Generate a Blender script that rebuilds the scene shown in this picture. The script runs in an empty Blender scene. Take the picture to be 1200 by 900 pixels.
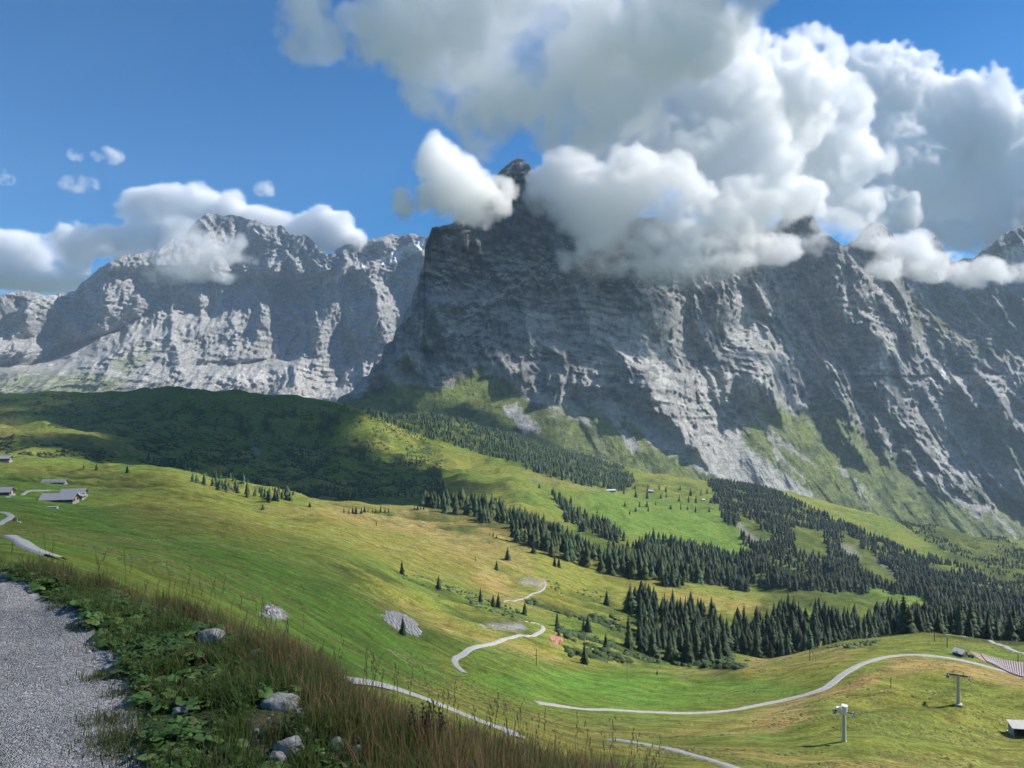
import bpy, math, random
import numpy as np
from mathutils import Vector, Matrix

# ------------------------------------------------------------------ camera, sky, sun, exposure
scene = bpy.context.scene
EYE = 1.65
F = 906.0                                   # focal length in photograph pixels
cam_data = bpy.data.cameras.new('camera')
cam = bpy.data.objects.new('camera', cam_data)
scene.collection.objects.link(cam)
cam.location = (0, 0, EYE)
cam.rotation_euler = (math.radians(90), 0, 0)
cam_data.sensor_width = 36.0
cam_data.lens = F * 36.0 / 1200.0
cam_data.clip_start = 0.05
cam_data.clip_end = 60000
scene.camera = cam

SUN_EL, SUN_AZ = math.radians(40), math.radians(72)      # azimuth: clockwise from +Y
SUN = np.array([math.sin(SUN_AZ) * math.cos(SUN_EL), math.cos(SUN_AZ) * math.cos(SUN_EL), math.sin(SUN_EL)])
world = bpy.data.worlds.new('World'); scene.world = world
world.use_nodes = True
wn = world.node_tree.nodes; wl = world.node_tree.links
sky = wn.new('ShaderNodeTexSky'); sky.sky_type = 'NISHITA'; sky.sun_disc = False
sky.sun_elevation = SUN_EL; sky.sun_rotation = SUN_AZ
sky.altitude = 2100; sky.air_density = 1.0; sky.dust_density = 0.0; sky.ozone_density = 5.0
bg = wn['Background']; bg.inputs['Strength'].default_value = 0.11
hs = wn.new('ShaderNodeHueSaturation'); hs.inputs['Saturation'].default_value = 1.38; hs.inputs['Value'].default_value = 0.74
wl.new(sky.outputs[0], hs.inputs['Color']); wl.new(hs.outputs[0], bg.inputs[0])

sun_data = bpy.data.lights.new('sun', 'SUN'); sun_data.energy = 5.0; sun_data.angle = math.radians(0.5)
sun_data.color = (1.0, 0.955, 0.89)
sun = bpy.data.objects.new('sun', sun_data); scene.collection.objects.link(sun)
sun.rotation_euler = Vector(SUN).to_track_quat('Z', 'Y').to_euler()

scene.view_settings.view_transform = 'Standard'; scene.view_settings.look = 'None'
scene.view_settings.exposure = 0.64; scene.view_settings.gamma = 1
scene.cycles.use_denoising = True; scene.cycles.use_adaptive_sampling = True; scene.cycles.adaptive_threshold = 0.03; scene.cycles.adaptive_min_samples = 16
scene.cycles.max_bounces = 18; scene.cycles.diffuse_bounces = 3; scene.cycles.volume_bounces = 18
scene.cycles.transparent_max_bounces = 16
scene.cycles.caustics_reflective = False; scene.cycles.caustics_refractive = False

rng = np.random.default_rng(7); random.seed(7)

# ------------------------------------------------------------------ noise
def _hash(ix, iy, iz, seed):
    h = (ix.astype(np.int64) * 374761393 + iy.astype(np.int64) * 668265263 + iz.astype(np.int64) * 2147483647 // 3 + seed * 974634777) & 0xffffffff
    h = ((h ^ (h >> 13)) * 1274126177) & 0xffffffff
    h = (h ^ (h >> 16)) & 0xffffffff
    h = (h * 2246822519) & 0xffffffff
    return (h ^ (h >> 15)) & 0xffff

_ang = np.linspace(0, 2 * np.pi, 257)[:-1]
_gx, _gy = np.cos(_ang), np.sin(_ang)
def n2(x, y, seed=0):
    x = np.asarray(x, float); y = np.asarray(y, float)
    x0 = np.floor(x); y0 = np.floor(y); fx = x - x0; fy = y - y0
    ux = fx * fx * fx * (fx * (fx * 6 - 15) + 10); uy = fy * fy * fy * (fy * (fy * 6 - 15) + 10)
    z = np.zeros(1, np.int64)
    def g(i, j):
        h = _hash(x0 + i, y0 + j, z, seed) & 255
        return _gx[h] * (fx - i) + _gy[h] * (fy - j)
    a = g(0, 0); b = g(1, 0); c = g(0, 1); d = g(1, 1)
    return (a + (b - a) * ux + (c - a) * uy + (a - b - c + d) * ux * uy) * 1.5
def fbm(x, y, oct=5, seed=0, gain=0.5):
    s = 0; a = 1.0; f = 1.0
    for k in range(oct):
        s = s + a * n2(x * f, y * f, seed + k * 17); a *= gain; f *= 2.03
    return s
def ridged(x, y, oct=5, seed=0, gain=0.5):
    s = 0; a = 1.0; f = 1.0; w = 1.0
    for k in range(oct):
        n = 1 - np.abs(n2(x * f, y * f, seed + k * 31)); n = n * n * w
        w = np.clip(n * 1.6, 0, 1); s = s + a * n; a *= gain; f *= 2.07
    return s
def vnoise3(x, y, z, seed=0):
    x0 = np.floor(x); y0 = np.floor(y); z0 = np.floor(z); fx = x - x0; fy = y - y0; fz = z - z0
    fx = fx * fx * (3 - 2 * fx); fy = fy * fy * (3 - 2 * fy); fz = fz * fz * (3 - 2 * fz)
    def h(i, j, k): return (_hash(x0 + i, y0 + j, z0 + k, seed) / 32767.5 - 1).astype(np.float32)
    r = 0
    for i in (0, 1):
        wx = fx if i else 1 - fx
        for j in (0, 1):
            wy = fy if j else 1 - fy
            for k in (0, 1):
                r = r + h(i, j, k) * wx * wy * (fz if k else 1 - fz)
    return r
def smooth(a, b, x):
    t = np.clip((x - a) / (b - a), 0, 1); return t * t * (3 - 2 * t)

def pchip(xk, yk, x):
    xk = np.asarray(xk, float); yk = np.asarray(yk, float)
    h = np.diff(xk); d = np.diff(yk) / h
    m = np.zeros_like(yk)
    for i in range(1, len(xk) - 1):
        if d[i - 1] * d[i] > 0:
            w1 = 2 * h[i] + h[i - 1]; w2 = h[i] + 2 * h[i - 1]
            m[i] = (w1 + w2) / (w1 / d[i - 1] + w2 / d[i])
    m[0] = d[0]; m[-1] = d[-1]
    i = np.clip(np.searchsorted(xk, x) - 1, 0, len(h) - 1)
    t = np.clip((x - xk[i]) / h[i], 0, 1); hh = h[i]
    return ((2*t**3 - 3*t**2 + 1) * yk[i] + (t**3 - 2*t**2 + t) * hh * m[i] + (-2*t**3 + 3*t**2) * yk[i+1] + (t**3 - t**2) * hh * m[i+1])

def inpoly(u, v, poly):
    """signed-ish soft test: +distance inside, -distance outside (pixels)"""
    P = np.asarray(poly, float); inside = np.zeros(u.shape, bool); dist = np.full(u.shape, 1e9)
    n = len(P)
    for i in range(n):
        ax, ay = P[i]; bx, by = P[(i + 1) % n]
        c = ((ay > v) != (by > v)) & (u < (bx - ax) * (v - ay) / (by - ay + 1e-12) + ax)
        inside ^= c
        dx, dy = bx - ax, by - ay; t = np.clip(((u - ax) * dx + (v - ay) * dy) / (dx * dx + dy * dy + 1e-12), 0, 1)
        dist = np.minimum(dist, np.hypot(u - ax - t * dx, v - ay - t * dy))
    return np.where(inside, dist, -dist)
def pmask(u, v, poly, soft=4):
    P = np.asarray(poly, float)
    m = np.zeros(u.shape)
    b = (u > P[:, 0].min() - soft * 3) & (u < P[:, 0].max() + soft * 3) & (v > P[:, 1].min() - soft * 3) & (v < P[:, 1].max() + soft * 3)
    if b.any(): m[b] = smooth(-soft, soft, inpoly(u[b], v[b], P))
    return m
def lmask(u, v, line, w, soft=2):
    P = np.asarray(line, float); m = np.zeros(u.shape)
    b = (u > P[:, 0].min() - w * 3) & (u < P[:, 0].max() + w * 3) & (v > P[:, 1].min() - w * 3) & (v < P[:, 1].max() + w * 3)
    if not b.any(): return m
    uu, vv = u[b], v[b]; dist = np.full(uu.shape, 1e9)
    for i in range(len(P) - 1):
        ax, ay = P[i]; bx, by = P[i + 1]; dx, dy = bx - ax, by - ay
        t = np.clip(((uu - ax) * dx + (vv - ay) * dy) / (dx * dx + dy * dy + 1e-12), 0, 1)
        dist = np.minimum(dist, np.hypot(uu - ax - t * dx, vv - ay - t * dy))
    m[b] = 1 - smooth(w - soft, w + soft, dist)
    return m

def proj(x, y, z):
    y = np.maximum(y, 1e-3)
    return 600 + F * x / y, 450 - F * (z - EYE) / y
def unproj(u, v, Y):
    return (u - 600) / F * Y, Y, EYE + (450 - v) / F * Y

# ------------------------------------------------------------------ object helpers
COL = scene.collection
def tag(o, label=None, cat=None, group=None, kind=None):
    if label: o['label'] = label
    if cat: o['category'] = cat
    if group: o['group'] = group
    if kind: o['kind'] = kind
    return o
def mesh_np(name, verts, faces, mat=None, smooth_=False, cols=None, mats=None, mat_idx=None):
    """verts (n,3), faces (m,3) or (m,4) array"""
    verts = np.ascontiguousarray(verts, np.float32); faces = np.ascontiguousarray(faces, np.int32)
    me = bpy.data.meshes.new(name)
    k = faces.shape[1]
    me.vertices.add(len(verts)); me.vertices.foreach_set('co', verts.ravel())
    me.loops.add(faces.size); me.loops.foreach_set('vertex_index', faces.ravel())
    me.polygons.add(len(faces)); me.polygons.foreach_set('loop_start', np.arange(len(faces), dtype=np.int32) * k)
    if smooth_: me.polygons.foreach_set('use_smooth', np.ones(len(faces), bool))
    if mats:
        for m in mats: me.materials.append(m)
        if mat_idx is not None: me.polygons.foreach_set('material_index', np.asarray(mat_idx, np.int32))
    elif mat: me.materials.append(mat)
    me.update(calc_edges=True)
    if cols is not None:
        for nm, arr in cols.items():
            arr = np.asarray(arr, np.float32)
            if arr.ndim == 2:
                if arr.shape[1] == 3: arr = np.concatenate([arr, np.ones((len(arr), 1), np.float32)], 1)
                at = me.attributes.new(nm, 'FLOAT_COLOR', 'POINT'); at.data.foreach_set('color', np.ascontiguousarray(arr).ravel())
            else:
                at = me.attributes.new(nm, 'FLOAT', 'POINT'); at.data.foreach_set('value', np.ascontiguousarray(arr))
    return me
def link(name, me, parent=None, loc=None, rot=None):
    o = bpy.data.objects.new(name, me); COL.objects.link(o)
    if parent is not None: o.parent = parent
    if loc is not None: o.location = loc
    if rot is not None: o.rotation_euler = rot
    return o
def empty(name, loc, rotz=0):
    o = bpy.data.objects.new(name, None); COL.objects.link(o); o.location = loc; o.rotation_euler = (0, 0, rotz)
    o.empty_display_size = 0.5
    return o
def grid_faces(nr, nc):
    i = np.arange(nr - 1)[:, None] * nc + np.arange(nc - 1)[None, :]
    i = i.ravel()
    return np.stack([i, i + 1, i + nc + 1, i + nc], 1)

# ------------------------------------------------------------------ materials
def new_mat(name):
    m = bpy.data.materials.new(name); m.use_nodes = True
    nt = m.node_tree; b = nt.nodes['Principled BSDF']; b.inputs['Roughness'].default_value = 0.9
    b.inputs['Specular IOR Level'].default_value = 0.15
    return m, nt, b
def nd(nt, t, **kw):
    n = nt.nodes.new(t)
    for k, v in kw.items(): setattr(n, k, v)
    return n
def noise(nt, vec, scale, detail=6, rough=0.6, dist=0.0):
    n = nd(nt, 'ShaderNodeTexNoise'); n.inputs['Scale'].default_value = scale; n.inputs['Detail'].default_value = detail
    n.inputs['Roughness'].default_value = rough; n.inputs['Distortion'].default_value = dist
    if vec is not None: nt.links.new(vec, n.inputs['Vector'])
    return n.outputs['Fac']
def maprange(nt, val, a, b, c, d):
    n = nd(nt, 'ShaderNodeMapRange'); nt.links.new(val, n.inputs['Value'])
    for k, x in zip(('From Min', 'From Max', 'To Min', 'To Max'), (a, b, c, d)): n.inputs[k].default_value = x
    return n.outputs['Result']
def mixcol(nt, fac, a, b, mode='MIX'):
    n = nd(nt, 'ShaderNodeMix', data_type='RGBA', blend_type=mode)
    for s, x in ((n.inputs['Factor'], fac), (n.inputs[6], a), (n.inputs[7], b)):
        if isinstance(x, (int, float)): s.default_value = x
        elif isinstance(x, tuple): s.default_value = (*x, 1)[:4]
        else: nt.links.new(x, s)
    return n.outputs[2]
def mapping(nt, scale=(1, 1, 1), rot=(0, 0, 0), src='Object'):
    tc = nd(nt, 'ShaderNodeTexCoord'); mp = nd(nt, 'ShaderNodeMapping')
    mp.inputs['Scale'].default_value = scale; mp.inputs['Rotation'].default_value = rot
    nt.links.new(tc.outputs[src], mp.inputs['Vector']); return mp.outputs[0]
def bump(nt, b, h, strength, dist):
    n = nd(nt, 'ShaderNodeBump'); n.inputs['Strength'].default_value = strength; n.inputs['Distance'].default_value = dist
    nt.links.new(h, n.inputs['Height']); nt.links.new(n.outputs[0], b.inputs['Normal']); return n
def simple_mat(name, col, rough=0.8, var=0.25, scale=3.0, metal=0.0, bumpd=0.0):
    m, nt, b = new_mat(name)
    v = mapping(nt); f = noise(nt, v, scale, 5)
    fac = maprange(nt, f, 0.3, 0.7, 1 - var, 1 + var)
    c = mixcol(nt, 1.0, tuple(col), (1, 1, 1), 'MULTIPLY')
    n = nd(nt, 'ShaderNodeVectorMath', operation='SCALE'); n.inputs[0].default_value = col; nt.links.new(fac, n.inputs['Scale'])
    nt.links.new(n.outputs[0], b.inputs['Base Color'])
    b.inputs['Roughness'].default_value = rough; b.inputs['Metallic'].default_value = metal
    if bumpd: bump(nt, b, f, 0.6, bumpd)
    return m

# ------------------------------------------------------------------ GROUND: one sheet on a fan-shaped grid
UK = [-1800, -900, -300, 0, 100, 200, 300, 400, 500, 600, 700, 800, 900, 1000, 1100, 1200, 1500, 2100, 3000]
def row(vals):          # (Y, v) at UK[3:16]; the outer columns hold the nearest value
    ys = [p[0] for p in vals]; vs = [p[1] for p in vals]
    return [ys[0]] * 3 + ys + [ys[-1]] * 3, [vs[0]] * 3 + vs + [vs[-1]] * 3
CURVES = [row(c) for c in [
    #   0            100         200         300         400         500         600         700         800         900         1000        1100        1200
    [(32, 700), (32, 720), (32, 755), (32, 810), (32, 870), (32, 920), (32, 960), (36, 1000), (36, 1010), (40, 1010), (44, 1010), (48, 1010), (50, 1010)],
    [(70, 648), (90, 660), (110, 690), (110, 738), (112, 804), (108, 846), (112, 890), (125, 912), (140, 908), (155, 906), (170, 905), (185, 905), (200, 905)],
    [(170, 620), (180, 632), (165, 655), (165, 700), (160, 760), (170, 808), (180, 845), (195, 868), (200, 874), (210, 874), (230, 850), (270, 830), (280, 838)],
    [(300, 605), (290, 617), (260, 640), (230, 676), (215, 735), (240, 786), (262, 815), (290, 829), (290, 836), (300, 824), (335, 788), (375, 770), (380, 780)],
    [(560, 577), (540, 590), (520, 600), (480, 625), (400, 668), (360, 726), (390, 748), (400, 774), (430, 782), (450, 770), (480, 747), (500, 738), (500, 752)],
    [(620, 572), (610, 583), (600, 594), (560, 618), (500, 648), (470, 700), (470, 728), (480, 760), (500, 790), (520, 790), (560, 790), (590, 800), (600, 800)],
    [(850, 548), (850, 556), (850, 562), (850, 582), (780, 604), (660, 652), (680, 682), (700, 705), (640, 745), (680, 748), (680, 770), (700, 780), (700, 790)],
    [(1050, 536), (1050, 544), (1050, 554), (1050, 574), (1000, 588), (1000, 594), (980, 607), (900, 651), (850, 681), (800, 708), (850, 715), (860, 735), (860, 755)],
    [(1200, 538), (1200, 546), (1200, 560), (1180, 594), (1150, 604), (1140, 606), (1120, 622), (1020, 668), (960, 697), (920, 722), (960, 720), (980, 730), (980, 745)],
    [(1320, 528), (1320, 536), (1320, 552), (1320, 582), (1320, 590), (1340, 592), (1300, 604), (1240, 636), (1200, 664), (1150, 694), (1150, 705), (1150, 715), (1150, 730)],
    [(1600, 498), (1600, 506), (1600, 532), (1600, 560), (1600, 572), (1600, 578), (1600, 577), (1550, 605), (1500, 632), (1480, 660), (1450, 682), (1450, 697), (1450, 712)],
    [(1780, 506), (1780, 516), (1780, 525), (1780, 545), (1780, 555), (1780, 562), (1800, 560), (1800, 585), (1800, 606), (1750, 630), (1750, 658), (1750, 678), (1750, 692)],
    [(2060, 478), (2060, 488), (2060, 500), (2060, 520), (2060, 532), (2060, 540), (2060, 545), (2060, 572), (2060, 590), (2060, 608), (2060, 634), (2060, 656), (2060, 670)],
    [(2350, 460), (2350, 460), (2350, 453), (2350, 460), (2350, 472), (2350, 512), (2400, 530), (2400, 558), (2400, 572), (2400, 585), (2400, 610), (2400, 632), (2400, 646)],
    [(2650, 490), (2650, 490), (2650, 485), (2650, 490), (2650, 500), (2650, 490), (2650, 518), (2650, 548), (2650, 564), (2650, 577), (2650, 600), (2650, 622), (2650, 636)],
    [(3000, 520), (3000, 520), (3000, 520), (3000, 520), (3000, 510), (3000, 490), (3000, 510), (3000, 540), (3000, 560), (3000, 575), (3000, 598), (3000, 620), (3000, 634)],
    [(3600, 560), (3600, 560), (3600, 560), (3600, 560), (3600, 560), (3600, 560), (3600, 560), (3600, 580), (3600, 600), (3600, 610), (3600, 620), (3600, 630), (3600, 640)],
    [(9000, 560), (9000, 560), (9000, 560), (9000, 560), (9000, 560), (9000, 560), (9000, 560), (9000, 570), (9000, 580), (9000, 590), (9000, 600), (9000, 600), (9000, 600)],
]]
CR_U = [-1800, -300, 0, 130, 250, 330, 420, 520, 640, 800, 1000, 1200, 3000]
CR_Y = [9.0, 8.2, 7.0, 6.2, 5.25, 4.6, 3.85, 3.45, 3.1, 2.7, 2.3, 2.1, 1.6]
def crest(u): return pchip(CR_U, CR_Y, np.clip(u, -1800, 3000))

nu_in = 660
gu = np.concatenate([np.linspace(-1800, -300, 16)[:-1], np.linspace(-300, -20, 60)[:-1], np.linspace(-20, 1220, nu_in), np.linspace(1220, 1500, 60)[1:], np.linspace(1500, 3000, 16)[1:]])
gy = np.concatenate([np.exp(np.linspace(math.log(0.6), math.log(30), 190))[:-1], np.exp(np.linspace(math.log(30), math.log(3100), 480))[:-1], np.linspace(3100, 9000, 24)])
NR, NC = len(gy), len(gu)
GZ = np.zeros((NR, NC))
kv = [pchip(UK, c[1], gu) for c in CURVES]; ky = [pchip(UK, c[0], gu) for c in CURVES]
cr = crest(gu)
for j in range(NC):
    ys = [0.3, cr[j] * 0.8, cr[j], cr[j] + 0.9, cr[j] + 3.5] + [k[j] for k in ky]
    zs = [0.0, 0.0, -0.06, -0.42, -2.6] + [EYE + k[j] * (450 - w[j]) / F for k, w in zip(ky, kv)]
    GZ[:, j] = pchip(ys, zs, gy)
# soften creases along both directions (only beyond 60 m)
far = gy > 60
for _ in range(10):
    Z2 = GZ.copy(); Z2[1:-1] = (GZ[:-2] + 2 * GZ[1:-1] + GZ[2:]) / 4; GZ = np.where(far[:, None], Z2, GZ)
for _ in range(12):
    Z2 = GZ.copy(); Z2[:, 1:-1] = (GZ[:, :-2] + 2 * GZ[:, 1:-1] + GZ[:, 2:]) / 4; GZ = np.where(far[:, None], Z2, GZ)
GY = np.repeat(gy[:, None], NC, 1); GX = (gu[None, :] - 600) / F * GY
# relief in world space
w1 = smooth(60, 200, GY)
warp = 40 * n2(GX / 260, GY / 260, 3)
GZ += w1 * (np.minimum(GY / 500, 1.6) * 3.0) * fbm(GX / 150 + warp / 90, GY / 95, 3, 11)
GZ += w1 * smooth(80, 400, GY) * np.minimum(GY / 700, 2) * 5.0 * (ridged((GX + 0.35 * GY) / 300, (GY - 0.25 * GX) / 110, 4, 23) - 1.0)
TRACKLINES = [([(545, 789), (532, 777), (545, 765), (585, 750), (625, 744), (636, 738), (628, 729)], 14), ([(627, 823), (700, 831), (810, 836), (885, 827), (950, 813), (978, 799), (1010, 778), (1060, 768), (1110, 771), (1200, 791)], 14), ([(590, 706), (612, 702), (640, 687)], 8),
              ([(0, 584), (88, 573)], 8), ([(0, 600), (14, 605), (0, 613)], 8), ([(400, 797), (470, 809), (530, 832), (610, 866)], 10)]
_pu, _pv = proj(GX, GY, GZ); calm = np.ones(GZ.shape)
for _ln, _w in TRACKLINES: calm = np.minimum(calm, 1 - lmask(_pu, _pv, _ln, _w, _w * .7))
w1 = w1 * (0.12 + 0.88 * calm)
fold = smooth(0.1, 0.7, n2(GX / 190, GY / 170, 27) + 0.25)
foldr = ridged((GX + 0.9 * GY) / 110, (GY - 0.3 * GX) / 34 + warp / 60, 3, 29)
GZ += w1 * smooth(120, 300, GY) * smooth(1600, 1000, GY) * fold * 4.2 * (foldr - 1.0)
GZ += w1 * 0.8 * fbm(GX / 26, GY / 22, 3, 31) * smooth(3500, 1200, GY)
rg = w1 * smooth(900, 1400, GY) * smooth(3500, 2600, GY)
GZ += rg * 9 * (ridged(GX / 210 + warp / 200, GY / 340, 4, 47) - 1.0)
nf = smooth(1.0, 2.5, GY) * (1 - smooth(20, 40, GY))
GZ += nf * smooth(-0.9, 0.3, GY - cr[None, :] * 0.82) * 0.07 * fbm(GX / 0.9, GY / 0.9, 4, 61)
GZ += nf * 0.008 * fbm(GX / 0.25, GY / 0.25, 3, 71)

def _interp(arr, x, y):
    y = np.clip(np.asarray(y, float), gy[0], gy[-1]); u = np.clip(600 + F * np.asarray(x, float) / y, gu[0], gu[-1])
    i = np.clip(np.searchsorted(gy, y) - 1, 0, NR - 2); j = np.clip(np.searchsorted(gu, u) - 1, 0, NC - 2)
    a = (y - gy[i]) / (gy[i + 1] - gy[i]); b = (u - gu[j]) / (gu[j + 1] - gu[j])
    return arr[i, j] * (1 - a) * (1 - b) + arr[i + 1, j] * a * (1 - b) + arr[i, j + 1] * (1 - a) * b + arr[i + 1, j + 1] * a * b
def gz(x, y): return _interp(GZ, x, y)
def hit(u, v, ymin=40.0):
    """point of the ground seen through photograph pixel (u, v), beyond ymin"""
    ys = gy[(gy > ymin) & (gy < 3100)]
    x = (u - 600) / F * ys
    d = gz(x, ys) - (EYE + (450 - v) / F * ys)
    k = np.where(d >= 0)[0]
    if len(k) == 0: return None
    k = k[0]
    if k == 0: Y = ys[0]
    else: t = d[k - 1] / (d[k - 1] - d[k] + 1e-12); Y = ys[k - 1] + t * (ys[k] - ys[k - 1])
    X = (u - 600) / F * Y
    return np.array([X, Y, float(gz(X, Y))])

# colour of the sheet ------------------------------------------------
GU, GV = proj(GX, GY, GZ)
C_GREEN = np.array([0.135, 0.192, 0.040]); C_LUSH = np.array([0.100, 0.190, 0.034]); C_DRY = np.array([0.31, 0.245, 0.095])
C_DARK = np.array([0.040, 0.062, 0.020]); C_YEL = np.array([0.215, 0.228, 0.052]); C_SOIL = np.array([0.15, 0.12, 0.085]); C_GRAVEL = np.array([0.30, 0.295, 0.285])
C_ROCK = np.array([0.33, 0.325, 0.31])
na = fbm(GX / 70, GY / 40, 4, 101); nb = fbm(GX / 220, GY / 120, 4, 111); nc_ = fbm(GX / 14, GY / 9, 3, 121)
def lerp(c, col, m): return c + (np.asarray(col) - c) * np.clip(m, 0, 1)[..., None]
gc = np.broadcast_to(C_GREEN, (NR, NC, 3)).copy()
gc = lerp(gc, C_YEL, smooth(-0.35, 0.5, nb + 0.3 * na) * 0.85)
wob = 9 * fbm(GX / 60, GY / 60, 3, 131) * np.minimum(900 / np.maximum(GY, 200), 3) * 0.5
uu, vv = GU + wob * 1.6, GV + wob * 0.6
mid = GY > 50
def paint(col, poly, soft, amt=1.0, nz=0.0):
    global gc
    m = pmask(uu, vv, poly, soft) * mid * amt
    if nz: m = m * np.clip(1 + nz * (na + nc_ * 0.6), 0, 1.4)
    gc = lerp(gc, col, m)
# golden crest field and its dry bands
paint(C_DRY, [(400, 586), (470, 590), (560, 600), (640, 628), (650, 650), (600, 690), (640, 720), (600, 712), (520, 680), (440, 645), (330, 606), (330, 598)], 12, 0.62, 0.7)
paint(C_DRY, [(300, 594), (420, 598), (540, 620), (520, 632), (430, 616), (310, 602)], 5, 0.7, 0.5)
paint(C_YEL, [(620, 640), (760, 672), (900, 705), (930, 722), (820, 720), (700, 705), (620, 690)], 10, 0.9, 0.5)
paint(C_DRY, [(400, 690), (470, 705), (560, 738), (640, 765), (640, 772), (560, 752), (460, 722), (400, 702)], 5, 0.6, 0.7)
paint(C_DRY, [(780, 690), (860, 700), (925, 712), (900, 722), (820, 712), (770, 703)], 6, 0.4, 0.6)
paint(C_LUSH, [(0, 560), (60, 565), (110, 590), (150, 625), (300, 640), (420, 690), (480, 740), (520, 790), (420, 800), (300, 730), (200, 660), (0, 640)], 14, 0.75, 0.3)
paint(C_LUSH, [(200, 640), (330, 668), (420, 700), (520, 760), (520, 800), (410, 790), (330, 740), (240, 690)], 12, 0.6, 0.2)
paint(C_YEL * 0.8, [(130, 550), (300, 575), (420, 610), (560, 660), (560, 690), (420, 650), (300, 635), (160, 610)], 14, 0.7, 0.5)
paint(C_DRY, [(0, 500), (60, 505), (140, 512), (200, 545), (120, 530), (0, 512)], 6, 0.35, 0.5)
paint(C_LUSH * 1.12, [(530, 792), (700, 778), (780, 790), (900, 800), (940, 806), (840, 828), (640, 822), (560, 815)], 8, 0.85, 0.3)
paint(C_DRY, [(800, 790), (900, 770), (1010, 758), (1000, 764), (900, 782), (810, 800)], 4, 0.55, 0.8)
paint(C_DRY, [(880, 850), (940, 812), (1040, 772), (1120, 772), (1200, 792), (1200, 806), (1100, 786), (1040, 790), (960, 822), (900, 858)], 6, 0.9, 0.5)
paint(C_DRY, [(640, 840), (760, 850), (900, 838), (880, 870), (980, 885), (1200, 890), (1200, 905), (560, 905), (560, 850)], 14, 0.45, 0.8)
paint(C_YEL, [(560, 800), (640, 840), (860, 900), (560, 905), (440, 812)], 10, 0.5, 0.8)
# far pastures
paint(C_LUSH * 1.15, [(690, 570), (760, 580), (840, 590), (900, 640), (900, 680), (760, 640), (690, 600)], 10, 0.65, 0.2)
paint(C_LUSH * 1.1, [(980, 680), (1100, 700), (1080, 715), (960, 700)], 8, 0.6)
# scrubby dark green: alder and juniper patches
scr = smooth(0.05, 0.5, fbm(GX / 55, GY / 40, 4, 151) + 0.25 * nc_)
for poly, amt in [([(0, 470), (430, 478), (520, 520), (520, 575), (340, 580), (210, 550), (120, 505), (0, 500)], 0.75),
                  ([(0, 505), (120, 515), (205, 550), (0, 530)], 0.6),
                  ([(720, 745), (850, 770), (880, 800), (700, 780)], 0.8), ([(620, 700), (760, 720), (860, 750), (760, 770), (700, 740)], 0.75),
                  ([(400, 655), (520, 680), (620, 715), (620, 735), (500, 705), (400, 672)], 0.7), ([(300, 700), (380, 690), (420, 740), (460, 790), (380, 790), (310, 740)], 0.6),
                  ([(440, 700), (560, 740), (600, 770), (500, 760)], 0.4), ([(970, 762), (1030, 750), (1040, 758), (960, 768)], 0.9), ([(960, 840), (1080, 800), (1110, 830), (1000, 860)], 0.4),
                  ([(560, 500), (760, 540), (860, 590), (820, 600), (700, 560), (560, 530)], 0.6)]:
    gc = lerp(gc, C_DARK, pmask(uu, vv, poly, 12) * scr * amt * mid)
gc = lerp(gc, C_DARK * 1.25, smooth(0.95, 0.45, foldr + .25 * nc_) * fold * mid * smooth(1500, 1000, GY) * smooth(110, 220, GY) * smooth(900, 560, GU) * 0.8)   # heath in the folds, with the hollows' shade painted into the colour
# floors of the woods and gullies are dark litter
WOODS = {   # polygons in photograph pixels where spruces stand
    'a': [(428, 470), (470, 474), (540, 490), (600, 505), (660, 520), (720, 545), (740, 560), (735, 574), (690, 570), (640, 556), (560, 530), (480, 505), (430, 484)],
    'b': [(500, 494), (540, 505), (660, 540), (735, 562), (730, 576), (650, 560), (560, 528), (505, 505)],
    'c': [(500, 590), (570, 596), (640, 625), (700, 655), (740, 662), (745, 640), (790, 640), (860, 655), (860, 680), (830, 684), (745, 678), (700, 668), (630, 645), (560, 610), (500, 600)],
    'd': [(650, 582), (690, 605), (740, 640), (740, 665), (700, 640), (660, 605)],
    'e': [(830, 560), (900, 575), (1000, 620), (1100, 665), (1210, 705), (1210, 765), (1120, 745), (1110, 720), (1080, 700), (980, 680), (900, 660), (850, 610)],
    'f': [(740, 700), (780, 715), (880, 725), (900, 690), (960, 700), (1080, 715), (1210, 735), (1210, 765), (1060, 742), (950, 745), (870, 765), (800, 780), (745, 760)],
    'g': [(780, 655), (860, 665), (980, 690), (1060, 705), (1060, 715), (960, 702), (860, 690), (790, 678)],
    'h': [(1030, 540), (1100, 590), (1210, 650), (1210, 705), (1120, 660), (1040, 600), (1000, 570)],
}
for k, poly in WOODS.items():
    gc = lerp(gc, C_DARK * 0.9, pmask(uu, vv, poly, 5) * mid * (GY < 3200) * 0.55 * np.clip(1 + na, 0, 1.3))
# bare patches: scree and rock outcrops in the turf
for poly, soft, amt, col in [
    ([(308, 708), (322, 710), (333, 722), (324, 726), (312, 722)], 3, 0.95, C_ROCK), ([(560, 728), (605, 728), (612, 736), (570, 736)], 3, 0.8, C_ROCK),
    ([(620, 676), (640, 682), (634, 690), (612, 684)], 2.5, 0.7, C_ROCK), ([(856, 608), (866, 612), (892, 636), (880, 634)], 3, 0.75, C_ROCK * 0.7),
    ([(895, 630), (915, 632), (930, 655), (910, 645)], 3, 0.55, C_ROCK * 0.8), ([(970, 636), (1000, 640), (1010, 656), (990, 650)], 3, 0.6, C_ROCK * 0.8),
    ([(1020, 650), (1050, 655), (1060, 672), (1040, 670)], 3, 0.5, C_ROCK * 0.8), ([(300, 520), (306, 528), (304, 534), (298, 530)], 2, 0.5, C_ROCK)]:
    gc = lerp(gc, col, pmask(uu, vv, poly, soft) * mid * amt)
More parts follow.
